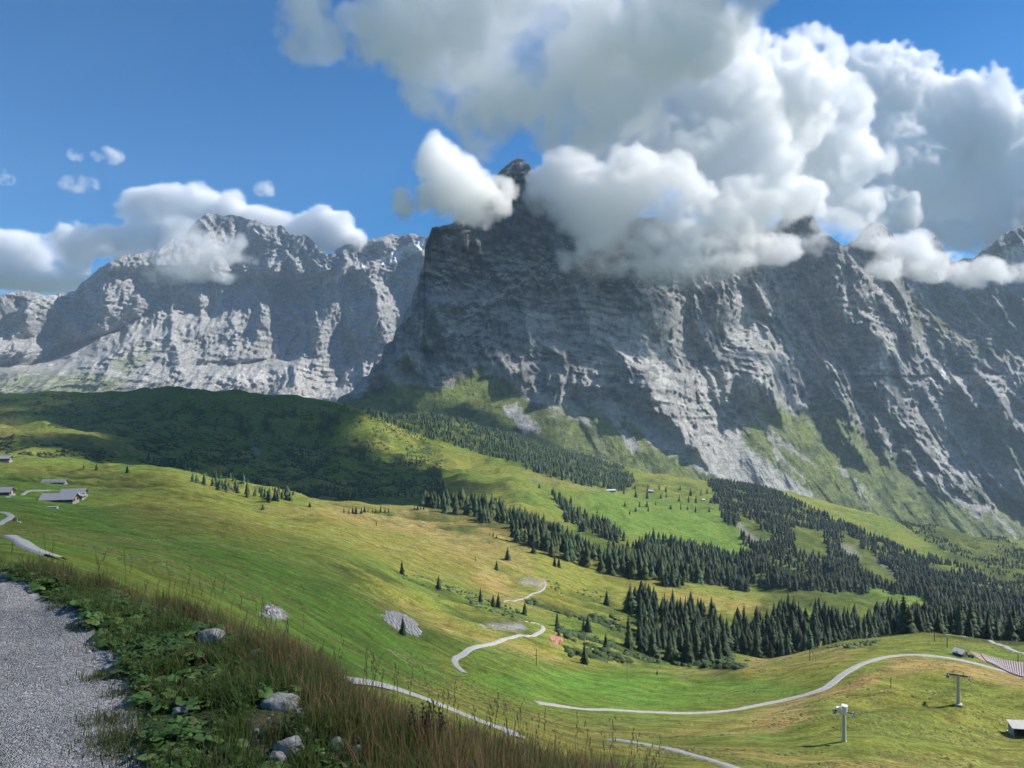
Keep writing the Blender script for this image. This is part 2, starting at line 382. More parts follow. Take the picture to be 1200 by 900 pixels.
# trodden trails (thin lines in the turf)
for line, w, amt in [([(600, 706), (620, 700), (640, 688), (636, 676)], 1.2, 0.6), ([(455, 761), (470, 768), (487, 776)], 1.0, 0.5), ([(0, 470), (120, 475), (300, 472), (430, 480), (500, 497), (560, 520)], 0.9, 0.35),
                     ([(160, 497), (300, 510), (440, 520)], 0.8, 0.25), ([(620, 560), (690, 572), (715, 574)], 1.0, 0.4), ([(120, 592), (250, 606), (350, 620), (560, 662)], 0.8, 0.25),
                     ([(60, 625), (250, 636), (400, 668)], 0.8, 0.25), ([(800, 780), (900, 772), (1000, 762)], 0.9, 0.4), ([(760, 786), (840, 787), (900, 778)], 0.9, 0.35)]:
    gc = lerp(gc, C_SOIL * 2.0, lmask(GU, GV, line, w, 1.0) * mid * amt)
# foreground: gravel path and verge
PE_U = [-1800, -300, 0, 60, 100, 130, 152, 165, 190, 400, 3000]; PE_Y = [8.2, 7.6, 6.85, 6.0, 5.35, 4.75, 4.2, 3.6, 2.6, 1.2, 0.3]
pe = pchip(PE_U, PE_Y, np.clip(GU, -1800, 3000)) + 0.22 * fbm(GX / 0.8, GY / 0.8, 4, 171)
onpath = smooth(-0.14, 0.14, pe - GY)
near = (GY <= 50)
litter = lerp(np.broadcast_to(np.array([0.060, 0.085, 0.03]), (NR, NC, 3)).copy(), C_SOIL * 0.8, smooth(-0.2, 0.5, fbm(GX / 0.5, GY / 0.5, 4, 181)))
litter = lerp(lerp(litter, C_DRY * 0.5, smooth(6, 9, GY) * 0.7), C_GREEN * 0.8, smooth(10, 16, GY + 2 * nc_))
gc = np.where(near[..., None], litter, gc)
gc = lerp(gc, C_GRAVEL, onpath * near)
ground_kind = np.where(near, onpath, 0.0)

def grass_material():
    m, nt, b = new_mat('meadow')
    at = nd(nt, 'ShaderNodeAttribute', attribute_name='Col'); gr = nd(nt, 'ShaderNodeAttribute', attribute_name='gravel')
    v = mapping(nt); vs = mapping(nt, (1, 2.2, 1))
    n1 = noise(nt, vs, 0.10, 12, 0.68, 0.4); n2_ = noise(nt, v, 0.9, 8, 0.65); n3 = noise(nt, v, 22, 6, 0.7)
    c = mixcol(nt, 1.0, at.outputs['Color'], (1, 1, 1), 'MULTIPLY')
    def scale(col, fac):
        n = nd(nt, 'ShaderNodeVectorMath', operation='SCALE'); nt.links.new(col, n.inputs[0]); nt.links.new(fac, n.inputs['Scale']); return n.outputs[0]
    c = scale(c, maprange(nt, n1, 0.34, 0.66, 0.55, 1.42)); c = scale(c, maprange(nt, n2_, 0.3, 0.7, 0.55, 1.42))
    # brown-green tint variation
    tint = mixcol(nt, maprange(nt, noise(nt, vs, 0.03, 8, 0.6), 0.42, 0.6, 0, 1), (1.0, 1.0, 1.0), (1.08, 0.95, 0.9))
    c = mixcol(nt, 1.0, c, tint, 'MULTIPLY')
    # gravel
    vo = nd(nt, 'ShaderNodeTexVoronoi'); vo.inputs['Scale'].default_value = 55; nt.links.new(v, vo.inputs['Vector'])
    vo2 = nd(nt, 'ShaderNodeTexVoronoi'); vo2.inputs['Scale'].default_value = 130; nt.links.new(v, vo2.inputs['Vector'])
    sep = nd(nt, 'ShaderNodeSeparateColor'); nt.links.new(vo.outputs['Color'], sep.inputs[0])
    sep2 = nd(nt, 'ShaderNodeSeparateColor'); nt.links.new(vo2.outputs['Color'], sep2.inputs[0])
    gcol = mixcol(nt, sep.outputs[0], (0.19, 0.18, 0.17), (0.62, 0.59, 0.54))
    gcol = mixcol(nt, 0.5, gcol, mixcol(nt, sep2.outputs[0], (0.19, 0.18, 0.17), (0.62, 0.59, 0.55)))
    gcol = scale(gcol, maprange(nt, noise(nt, v, 0.8, 5, 0.6), 0.3, 0.7, 0.7, 1.25))
    c2 = mixcol(nt, gr.outputs['Fac'], c, gcol)
    nt.links.new(c2, b.inputs['Base Color']); b.inputs['Roughness'].default_value = 0.95; b.inputs['Specular IOR Level'].default_value = 0.05
    hb = nd(nt, 'ShaderNodeMath', operation='ADD'); nt.links.new(noise(nt, vs, 0.35, 10, 0.72), hb.inputs[0])
    b1 = nd(nt, 'ShaderNodeBump'); b1.inputs['Strength'].default_value = 0.55; b1.inputs['Distance'].default_value = 2.2; nt.links.new(hb.outputs[0], b1.inputs['Height'])
    inv = nd(nt, 'ShaderNodeMath', operation='SUBTRACT'); inv.inputs[0].default_value = 0.55; nt.links.new(gr.outputs['Fac'], inv.inputs[1]); inv.use_clamp = True
    nt.links.new(inv.outputs[0], b1.inputs['Strength'])
    sumd = nd(nt, 'ShaderNodeMath', operation='ADD'); nt.links.new(vo.outputs['Distance'], sumd.inputs[0]); nt.links.new(vo2.outputs['Distance'], sumd.inputs[1])
    b2 = nd(nt, 'ShaderNodeBump', invert=True); b2.inputs['Distance'].default_value = 0.012; nt.links.new(sumd.outputs[0], b2.inputs['Height']); nt.links.new(gr.outputs['Fac'], b2.inputs['Strength'])
    nt.links.new(b1.outputs[0], b2.inputs['Normal']); nt.links.new(b2.outputs[0], b.inputs['Normal'])
    return m
M_GRASS = grass_material()
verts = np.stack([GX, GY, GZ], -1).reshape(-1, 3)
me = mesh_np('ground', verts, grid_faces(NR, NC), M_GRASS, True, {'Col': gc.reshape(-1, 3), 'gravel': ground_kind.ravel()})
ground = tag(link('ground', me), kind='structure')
# the slope behind and beside the viewpoint, coarse
bx = np.linspace(-9000, 9000, 61); by = np.concatenate([np.linspace(-6000, -60, 24), np.linspace(-40, 0.62, 8)])
BX, BY = np.meshgrid(bx, by)
BZ = 0.22 * np.abs(BY) * smooth(0, 200, np.abs(BY)) + 30 * fbm(BX / 900, BY / 900, 4, 191) * smooth(30, 600, np.abs(BY)) - 0.3 * np.clip(BX, 0, 300) - 0.02
BZ -= smooth(2, 60, np.abs(BX)) * 0.5
me = mesh_np('ground_behind', np.stack([BX, BY, BZ], -1).reshape(-1, 3), grid_faces(*BX.shape), M_GRASS, True,
             {'Col': np.broadcast_to(C_GREEN, (BX.size, 3)), 'gravel': np.zeros(BX.size)})
tag(link('ground', me), kind='structure')

# ------------------------------------------------------------------ MOUNTAINS: rock walls as relief sheets
def line_u(pts, v):
    P = np.asarray(sorted(pts, key=lambda p: p[1]), float)
    return np.interp(v, P[:, 1], P[:, 0]), P[0, 1], P[-1, 1]
def saw(U, V, pts, d, w1, w2, left=True, fade=18, fade_b=None):
    """a buttress edge: left of the line the rock recedes by d over w1 pixels, then comes back over w2"""
    lu, v0, v1 = line_u(pts, V)
    q = (lu - U) if left else (U - lu)
    r = np.where(q < 0, 0, np.where(q < w1, q / w1, np.exp(-(q - w1) / w2)))
    return d * r * smooth(v0 - fade, v0 + fade * 0.3, V) * (1 - smooth(v1 - (fade_b or fade) * 0.3, v1 + (fade_b or fade), V))
def blur(A, n, ax):
    for _ in range(n):
        B = A.copy()
        if ax == 0: B[1:-1] = (A[:-2] + 2 * A[1:-1] + A[2:]) / 4
        else: B[:, 1:-1] = (A[:, :-2] + 2 * A[:, 1:-1] + A[:, 2:]) / 4
        A = B
    return A

C_LIME = np.array([0.33, 0.325, 0.31]); C_LIMED = np.array([0.20, 0.20, 0.20]); C_SCREE = np.array([0.42, 0.41, 0.385]); C_SNOW = np.array([0.82, 0.84, 0.87])
C_TURF = np.array([0.17, 0.205, 0.062]); C_TURFD = np.array([0.055, 0.075, 0.030]); C_OLIVE = np.array([0.125, 0.125, 0.06])

def wall(name, us, sky_pts, base_pts, nrow, depth_fn, relief_fn, colour_fn, mat, back=900, jag=1.0, seed=0):
    sx = [p[0] for p in sky_pts]; sy = [p[1] for p in sky_pts]
    vs = np.interp(us, sx, sy); vb = np.interp(us, [p[0] for p in base_pts], [p[1] for p in base_pts])
    vs = vs + jag * (2.2 * ridged(us / 26, us * 0 + seed, 4, 201 + seed) - 2.2 + 1.0 * n2(us / 4.0, us * 0 + 3.3, 207 + seed) + 0.6 * n2(us / 1.9, us * 0 + 3.3, 208 + seed))
    t = np.linspace(0, 1, nrow)[:, None]
    V = vb[None, :] + (vs - vb)[None, :] * t; U = np.repeat(us[None, :], nrow, 0)
    Y0 = depth_fn(U, V)
    Y = np.maximum.accumulate(blur(Y0, 150, 0), 0) + relief_fn(U, V, Y0)
    X, _, Z = unproj(U, V, Y)
    # behind the crest the rock falls away
    nb_ = 14; k = np.linspace(0, 1, nb_ + 1)[1:, None]
    BY_ = Y[-1:] + back * k; BZ_ = Z[-1:] - back * 0.9 * k ** 0.9 + 40 * n2(X[-1:] / 200, BY_ / 200, 5) * k; BX_ = X[-1:] + 0 * k
    Xa = np.concatenate([X, BX_]); Ya = np.concatenate([Y, BY_]); Za = np.concatenate([Z, BZ_])
    # slope normal for the colouring of ledges
    du = np.stack([np.gradient(X, axis=1), np.gradient(Y, axis=1), np.gradient(Z, axis=1)], -1)
    dv = np.stack([np.gradient(X, axis=0), np.gradient(Y, axis=0), np.gradient(Z, axis=0)], -1)
    n = np.cross(du, dv); n /= np.linalg.norm(n, axis=-1, keepdims=True) + 1e-9
    n = np.where(n[..., 1:2] > 0, -n, n)
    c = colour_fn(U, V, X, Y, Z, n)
    c = np.concatenate([c, np.repeat(c[-1:], nb_, 0)])
    me = mesh_np(name, np.stack([Xa, Ya, Za], -1).reshape(-1, 3), grid_faces(nrow + nb_, len(us)), mat, True, {'Col': c.reshape(-1, 3)})
    return tag(link(name, me), kind='structure'), (U, V, X, Y, Z)

def rock_material():
    m, nt, b = new_mat('rock')
    at = nd(nt, 'ShaderNodeAttribute', attribute_name='Col')
    v = mapping(nt, (1, 1, 1)); vs = mapping(nt, (1, 1, 2.6), (0, math.radians(14), 0)); vv_ = mapping(nt, (2.4, 1.2, 0.7))
    n1 = noise(nt, vs, 0.014, 14, 0.72, 0.6); n2_ = noise(nt, vv_, 0.02, 14, 0.7, 0.3); n3 = noise(nt, v, 0.004, 6, 0.6)
    def scale(col, fac):
        n = nd(nt, 'ShaderNodeVectorMath', operation='SCALE'); nt.links.new(col, n.inputs[0]); nt.links.new(fac, n.inputs['Scale']); return n.outputs[0]
    c = scale(at.outputs['Color'], maprange(nt, n1, 0.35, 0.65, 0.66, 1.32))
    c = scale(c, maprange(nt, n2_, 0.35, 0.65, 0.74, 1.26)); c = scale(c, maprange(nt, n3, 0.3, 0.7, 0.85, 1.15))
    nt.links.new(c, b.inputs['Base Color']); b.inputs['Specular IOR Level'].default_value = 0.1
    add = nd(nt, 'ShaderNodeMath', operation='ADD'); nt.links.new(n1, add.inputs[0]); nt.links.new(n2_, add.inputs[1])
    bump(nt, b, add.outputs[0], 0.7, 42)
    return m
M_ROCK = rock_material()

# ---- the far range on the left
LR_SKY = [(-400, 370), (-200, 352), (0, 345), (20, 340), (45, 344), (62, 347), (88, 340), (100, 328), (112, 318), (128, 306), (150, 298), (168, 297), (185, 292), (197, 284), (203, 279), (208, 290), (218, 275), (226, 262),
          (235, 254), (245, 250), (262, 252), (280, 253), (298, 257), (312, 262), (322, 267), (330, 264), (338, 273), (347, 277), (355, 274), (366, 280), (374, 292), (384, 298), (395, 293), (405, 288), (425, 283),
          (440, 278), (455, 276), (470, 275), (495, 276), (530, 285), (620, 300)]
LR_BASE = [(-400, 520), (0, 500), (200, 500), (430, 505), (620, 520)]
def lr_depth(U, V):
    # apron, then wall; terraces
    e = (520 - V)
    return 4500 + 8.5 * np.clip(e, 0, 110) + 4.5 * np.clip(e - 110, 0, 90) + 7 * np.clip(e - 200, 0, 200) + 3.6 * np.clip(U, -400, 600)
def relief_common(U, V, Y, s, amp=1.0, tilt=0.22):
    X, _, Z = unproj(U, V, Y)
    wx = 60 * n2(X / 300, Z / 300, 301 + s); wz = 60 * n2(X / 260, Z / 260, 305 + s)
    r = 0
    r = r - 210 * (ridged((X + wx) / 620, (Z + wz) / 1500, 2, 311 + s) - 0.9)
    r = r - 85 * (ridged((X + wx) / 210 + 0.1 * Z / 210, (Z + wz) / 560, 3, 321 + s) - 0.9)
    r = r - 30 * (ridged((X + wz) / 66, (Z + wx) / 130, 4, 331 + s) - 0.9)
    r = r + 14 * fbm(X / 38, Z / 38, 4, 341 + s) - 17 * (ridged((X + wz) / 44, (Z + wx) / 60, 3, 343 + s) - 0.9)
    # strata: saw-tooth ledges
    h = (Z + tilt * X + wz * 0.8) / 46.0
    st = h - np.floor(h); st = np.where(st < 0.72, st / 0.72, (1 - st) / 0.28)
    r = r + 22 * st * (0.15 + 0.85 * smooth(-0.3, 0.4, n2(X / 240, Z / 240, 351 + s)))
    h = (Z + tilt * X + wz * 0.8) / 15.0; st = h - np.floor(h)
    r = r + 7 * st * smooth(-.1, .5, n2(X / 90, Z / 60, 357 + s))
    r = r - 70 * (ridged((X + 0.7 * Z + wx) / 300, (Z - .4 * X) / 900, 3, 361 + s) - 0.9)
    return r * amp
def lr_relief(U, V, Y):
    r = relief_common(U, V, Y, 0, 1.0)
    edge = smooth(0, 10, V - np.interp(U, [p[0] for p in LR_SKY], [p[1] for p in LR_SKY]))
    s = saw(U, V, [(130, 300), (128, 330), (122, 360), (118, 372), (95, 398)], 330, 50, 60)
    s += saw(U, V, [(247, 320), (250, 362), (215, 384), (165, 402), (100, 430)], 420, 70, 40, True, 10)
    s += saw(U, V, [(308, 262), (306, 300), (300, 350), (290, 372)], 170, 28, 40)
    s += saw(U, V, [(258, 330), (262, 365)], 120, 12, 30)
    s += saw(U, V, [(352, 290), (350, 330), (345, 350)], 110, 20, 40)
    s += saw(U, V, [(395, 330), (398, 372), (392, 420), (350, 428)], 330, 75, 50, True, 14)
    s += saw(U, V, [(470, 300), (472, 330), (468, 350)], 120, 22, 30)
    s += saw(U, V, [(445, 330), (448, 385), (455, 420), (440, 450)], 230, 45, 30)
    s += saw(U, V, [(498, 300), (500, 360), (490, 440)], 160, 25, 20)
    s += saw(U, V, [(30, 360), (40, 400), (20, 440)], 120, 30, 60)
    return (r * (0.35 + 0.65 * edge) + 1.35 * s)
def lr_colour(U, V, X, Y, Z, n):
    f = fbm(X / 160, Z / 110, 4, 401); g = fbm(X / 40, Z / 25, 3, 405)
    c = np.broadcast_to(C_LIME * 0.98, U.shape + (3,)).copy()
    c = lerp(c, C_LIMED * 1.1, smooth(0.0, 0.6, f) * 0.5)
    led = smooth(0.45, 0.75, n[..., 2])
    c = lerp(c, C_SCREE * 1.1, led * 0.6)
    for poly, col, a, so in [([(-400, 420), (0, 440), (90, 432), (140, 445), (150, 470), (-400, 520)], C_TURF * 0.9, 0.65, 10), ([(125, 425), (160, 402), (190, 410), (150, 440)], C_TURF, 0.6, 6),
                         ([(60, 430), (170, 405), (250, 368), (252, 374), (175, 414), (70, 440)], C_SCREE, 0.8, 3),
                         ([(-400, 380), (40, 395), (60, 430), (-400, 440)], C_SCREE, 0.4, 14),
                         ([(250, 440), (300, 430), (385, 428), (385, 440), (330, 450), (250, 455)], C_SCREE * 1.15, 0.8, 4), ([(330, 440), (385, 432), (380, 468), (330, 466)], C_SCREE * 1.1, 0.7, 5),
                         ([(378, 326), (398, 322), (398, 330), (380, 334)], C_SNOW, 0.5, 3), ([(388, 345), (412, 330), (420, 360), (410, 382)], C_SCREE * 1.2, 0.6, 4),
                         ([(446, 304), (468, 290), (498, 279), (499, 290), (477, 302), (460, 310), (447, 310)], C_SNOW, 1.0, 1.5), ([(418, 312), (428, 311), (427, 315)], C_SNOW, 0.9, 1.5)]:
        c = lerp(c, col, pmask(U + (1 if col is C_SNOW else 7) * f, V + (1 if col is C_SNOW else 5) * g, poly, so) * a * (1 if col is C_SNOW else np.clip(1 + 0.8 * g, 0.2, 1.2)))
    return c
usL = np.concatenate([np.linspace(-400, -20, 60)[:-1], np.linspace(-20, 540, 500)])
far_range, _lr = wall('mountain_range', usL, LR_SKY, LR_BASE, 250, lr_depth, lr_relief, lr_colour, M_ROCK, seed=1, jag=1.0)

# ---- the great north wall and everything under it
EI_SKY = [(300, 500), (370, 492), (385, 476), (398, 466), (412, 460), (421, 446), (432, 441), (436, 430), (447, 422), (450, 406), (460, 400), (464, 386), (472, 378), (474, 366), (482, 356), (484, 344), (491, 332), (492, 318), (497, 308), (498, 288), (503, 274), (506, 266), (530, 262), (548, 240), (560, 226), (566, 216), (572, 213),
          (580, 208), (590, 198), (600, 187), (608, 185), (614, 186), (622, 196), (630, 212), (640, 230), (660, 236), (700, 246), (780, 258), (860, 268), (872, 262), (888, 262), (905, 268), (915, 258), (924, 232), (928, 223),
          (934, 224), (938, 238), (946, 243), (955, 256), (962, 270), (990, 288), (1003, 282), (1012, 268), (1022, 261), (1036, 264), (1050, 278), (1062, 298), (1076, 296), (1084, 280), (1096, 278), (1104, 292),
          (1116, 306), (1140, 302), (1160, 288), (1176, 274), (1200, 264), (1260, 240), (1400, 220), (1600, 230)]
EI_BASE = [(300, 512), (370, 520), (430, 515), (500, 530), (600, 556), (700, 575), (800, 600), (900, 630), (1000, 660), (1100, 690), (1200, 715), (1600, 760)]
GREEN_TOP = [(370, 480), (440, 457), (475, 449), (520, 456), (545, 440), (560, 431), (590, 446), (620, 470), (660, 478), (700, 476), (740, 490), (780, 520), (830, 545), (870, 500), (900, 485), (960, 520), (1000, 545), (1040, 555), (1100, 590), (1200, 620), (1600, 680)]
def ei_depth(U, V):
    gt = np.interp(U, [p[0] for p in GREEN_TOP], [p[1] for p in GREEN_TOP]); vb = np.interp(U, [p[0] for p in EI_BASE], [p[1] for p in EI_BASE])
    a = np.clip((vb - V) / np.maximum(vb - gt, 5), 0, 1); e = np.clip(gt - V, 0, 400)
    base = 2950 - 0.12 * (U - 600)
    right = smooth(1000, 1080, U)
    lit = smooth(740, 860, U) * (1 - right)
    lower = (1.35 + 1.35 * lit) * np.minimum(e, 90 + 30 * lit) * (1 - right) + 3.4 * np.minimum(e, 90) * right
    upper = (1.5 * (1 - right) + 3.4 * right) * np.clip(e - 90, 0, 300)
    knee = 2.2 * (np.clip(e - 60, 0, 60)) * (1 - right) * smooth(520, 640, U)
    w = 26 * n2(U / 60, V / 50, 777)
    ramp = 2.1 * np.clip(U - 775, 0, 250) + 1.0 * np.clip(U - 1025, 0, 600)
    spur = ramp + 70 * n2(U / 30, V / 26, 783) * smooth(520, 480, U)
    return base + w + spur + 430 * a * np.clip((vb - gt) / 90, 0.2, 1.3) + lower * 1.6 + upper * 1.2 + knee
def ei_relief(U, V, Y):
    gt = np.interp(U, [p[0] for p in GREEN_TOP], [p[1] for p in GREEN_TOP])
    rockw = smooth(-10, 25, gt - V)
    r = relief_common(U, V, Y, 500, 0.75 + 0.35 * smooth(760, 860, U), 0.16)
    low = smooth(300, 420, V)
    X, _, Z = unproj(U, V, Y)
    s = saw(U, V, [(978, 296), (990, 330), (1005, 360), (1022, 385), (1030, 420), (1040, 470)], 190, 60, 80, True, 30)
    s += saw(U, V, [(978, 296), (992, 325), (1012, 350), (1022, 385), (1034, 430)], 260, 60, 120, False, 10, 90)
    s += saw(U, V, [(1120, 440), (1140, 425), (1168, 412), (1185, 440), (1200, 480)], -130, 40, 60, True, 40)
    s += saw(U, V, [(560, 225), (600, 190)], 0, 10, 10)
    s += saw(U, V, [(612, 185), (622, 240), (612, 300), (600, 340)], 170, 60, 60)
    s += saw(U, V, [(500, 270), (506, 330), (500, 400), (480, 440)], 0.1, 8, 10)
    s += saw(U, V, [(900, 380), (905, 430), (910, 480), (930, 520)], 90, 30, 40)
    s += saw(U, V, [(960, 400), (972, 440), (985, 480)], 90, 30, 30, True, 40)
    s += saw(U, V, [(990, 470), (1000, 500), (1020, 540)], 80, 30, 40)
    s += saw(U, V, [(745, 300), (750, 350), (748, 420)], 80, 40, 60)
    s += saw(U, V, [(840, 330), (842, 380), (838, 440)], 80, 30, 60)
    s += saw(U, V, [(680, 420), (690, 450), (700, 480)], 60, 25, 30)
    # green knob with cliff
    s += saw(U, V, [(935, 500), (945, 470), (965, 445)], 70, 12, 40, True, 30)
    s += saw(U, V, [(1090, 500), (1120, 470), (1150, 430)], 110, 40, 60, True, 45)
    gul = -11 * (ridged((X + 0.55 * Z) / 110, Z / 700, 3, 521) - 0.9) * smooth(620, 700, U) - 3.5 * (ridged((X + 0.5 * Z) / 38, Z / 300, 3, 531) - 0.9)
    rr = r * (0.12 + 0.88 * rockw) + gul * (1 - rockw) * (0.4 + 0.6 * smooth(600, 720, U)) + s
    edge = smooth(0, 14, V - np.interp(U, [p[0] for p in EI_SKY], [p[1] for p in EI_SKY]))
    return rr * (0.25 + 0.75 * edge)
def ei_colour(U, V, X, Y, Z, n):
    f = fbm(X / 130, Z / 90, 4, 601); g = fbm(X / 34, Z / 20, 3, 605); h = fbm((X + 0.5 * Z) / 30, Z / 160, 3, 609)
    c = np.broadcast_to(C_LIME * 1.12, U.shape + (3,)).copy()
    c = lerp(c, C_LIMED * 0.8, smooth(-0.15, 0.5, f) * 0.75)
    c = lerp(c, C_SCREE * 1.05, smooth(0.1, 0.6, fbm(X / 220 + .3 * Z / 90, Z / 60, 4, 613)) * 0.6 * smooth(330, 400, V))
    c = lerp(c, C_LIMED * 0.75, smooth(0.2, 0.7, fbm(X / 26, Z / 120, 3, 617)) * 0.5)
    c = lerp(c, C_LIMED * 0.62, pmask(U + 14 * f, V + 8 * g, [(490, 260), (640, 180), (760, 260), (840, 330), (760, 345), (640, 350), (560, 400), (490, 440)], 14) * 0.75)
    c = lerp(c, C_LIME * 1.25, smooth(530, 490, U) * smooth(330, 370, V) * (0.6 + .4 * f))  # left spur painted lighter to lift its shaded face
    led = smooth(0.45, 0.75, n[..., 2])
    c = lerp(c, C_SCREE * 1.1, led * 0.75 * smooth(240, 330, V))
    for k_, (sc_, th_) in enumerate(((90, .5), (34, .45))):          # bedding: pale and dark beds
        hh_ = (Z + .16 * X + 45 * n2(X / 260, Z / 220, 620 + k_)) / sc_; bed = n2(hh_, X / 160, 630 + k_)
        c = lerp(c, C_SCREE * 1.12, smooth(.15, .5, bed) * th_ * smooth(300, 380, V + 10 * f)); c = lerp(c, C_LIMED * .6, smooth(-.15, -.5, bed) * th_ * .8)
    Uw, Vw = U + 6 * f + 5 * h, V + 5 * g
    P = lambda poly, so=6: pmask(Uw, Vw, poly, so)
    # turf under the wall
    turf = P([(370, 500), (400, 470), (440, 456), (475, 448), (520, 455), (545, 440), (560, 430), (592, 446), (618, 470), (660, 480), (700, 478), (740, 492), (775, 520), (830, 548), (880, 574), (960, 604), (1010, 625), (1100, 668), (1200, 700), (1600, 760), (1600, 800), (370, 700)], 5)
    turf = np.maximum(turf, P([(862, 500), (885, 475), (905, 465), (930, 485), (960, 500), (1000, 520), (1040, 535), (1080, 565), (1120, 590), (1180, 630), (1100, 668), (1010, 625), (960, 604), (930, 590), (885, 550)], 6))
    turf = np.maximum(turf, P([(935, 480), (960, 470), (985, 478), (1000, 500), (1040, 530), (1045, 545), (1000, 530), (960, 515), (938, 500)], 5) * 0.9)
    turf = np.maximum(turf, P([(1180, 580), (1600, 600), (1600, 700), (1200, 690), (1130, 640), (1150, 600)], 8) * 0.9)
    turf = np.maximum(turf, P([(1130, 480), (1200, 510), (1200, 560), (1160, 540)], 8) * 0.6)
    turf *= np.clip(1 - 0.22 * smooth(0.2, 0.7, h) * smooth(560, 700, U), 0, 1)
    c = lerp(c, C_TURF, turf)
    c = lerp(c, C_TURFD, turf * smooth(0.05, 0.5, f + 0.4 * g) * 0.65)
    # olive ribs on the right flank
    ol = 1.1 * P([(1045, 340), (1080, 345), (1130, 350), (1200, 350), (1600, 350), (1600, 430), (1200, 430), (1150, 420), (1110, 400), (1085, 400), (1060, 380)], 10) * smooth(-0.5, 0.2, h + 0.3 * f)
    c = lerp(c, C_OLIVE, ol * 0.85)
    c = lerp(c, C_TURFD * 1.3, P([(1000, 400), (1040, 440), (1100, 520), (1180, 560), (1180, 620), (1060, 560), (960, 470), (980, 430)], 12) * smooth(-0.15, 0.4, f + 0.5 * g) * 0.8)
    c = lerp(c, C_TURFD * 1.2, P([(940, 350), (960, 440), (1010, 520), (950, 470), (930, 420)], 10) * smooth(0.1, 0.5, g) * 0.4)
    # scree
    for poly, so, a in [([(740, 490), (800, 500), (870, 520), (905, 545), (935, 565), (962, 588), (945, 596), (900, 582), (850, 562), (800, 542), (755, 514)], 4, 1.0),
                        ([(590, 476), (602, 474), (618, 488), (634, 505), (618, 508), (600, 494)], 2.5, 1.0), ([(612, 488), (622, 486), (632, 500), (626, 505)], 2, 0.7),
                        ([(655, 465), (668, 462), (680, 485), (700, 500), (690, 502), (670, 488)], 3, 0.75), ([(705, 470), (712, 468), (726, 500), (746, 520), (750, 530), (732, 528), (728, 512), (712, 490)], 2.5, 0.9),
                        ([(880, 480), (888, 480), (900, 505), (930, 525), (960, 548), (950, 546), (915, 522), (890, 500)], 2, 0.8), ([(896, 500), (900, 500), (920, 540), (948, 566), (942, 565), (912, 540)], 1.5, 0.7),
                        ([(975, 545), (985, 545), (1010, 572), (1030, 588), (1020, 586), (995, 566)], 2, 0.7), ([(1060, 620), (1110, 642), (1105, 646), (1060, 628)], 1.5, 0.7), ([(1150, 590), (1162, 590), (1185, 620), (1198, 630), (1188, 630)], 2, 0.8),
                        ([(640, 480), (760, 480), (800, 500), (740, 500), (700, 485), (650, 490)], 6, 0.35),
                        ([(800, 450), (860, 400), (960, 390), (1000, 430), (960, 460), (900, 480), (860, 510), (780, 500)], 14, 0.5), ([(1030, 420), (1090, 470), (1140, 520), (1200, 570), (1200, 590), (1140, 560), (1080, 500), (1040, 460)], 10, 0.5),
                        ([(1095, 430), (1130, 420), (1130, 440), (1110, 460)], 5, 0.6)]:
        c = lerp(c, C_SCREE, P(poly, so) * a)
    for poly in [[(1103, 433), (1112, 431), (1108, 441), (1104, 440)], [(607, 196), (615, 186), (618, 189), (611, 198)], [(886, 272), (902, 260), (905, 264), (890, 276)], [(1168, 296), (1200, 284), (1300, 240), (1600, 230), (1600, 330), (1200, 333), (1178, 332), (1190, 318), (1176, 305)]]:
        c = lerp(c, C_SNOW, pmask(U + 2 * g, V + 2 * h, poly, 1.5) * 0.95)
    # thin bright ledges on the wall
    for ln in [[(615, 312), (632, 307), (645, 310)], [(560, 362), (580, 350), (600, 335), (612, 330)], [(545, 372), (562, 358)], [(530, 388), (552, 376), (560, 380)]]:
        c = lerp(c, C_SCREE * 1.25, lmask(Uw, Vw, ln, 1.8, 1.2) * 0.85)
    return c
usE = np.concatenate([np.linspace(300, 440, 90)[:-1], np.linspace(440, 510, 110)[:-1], np.linspace(510, 1215, 600), np.linspace(1215, 1600, 70)[1:]])
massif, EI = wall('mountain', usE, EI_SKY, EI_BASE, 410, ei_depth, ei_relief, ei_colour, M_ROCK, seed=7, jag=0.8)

_U, _V, _X, _Y, _Z = EI
for _u in (500, 560, 610, 700, 800, 925, 980, 1015, 1100, 1200):
    _j = int(np.argmin(np.abs(_U[0] - _u))); print('massif', _u, 'base Y', int(_Y[0, _j]), 'top', int(_Y[-1, _j]), int(_Z[-1, _j]))

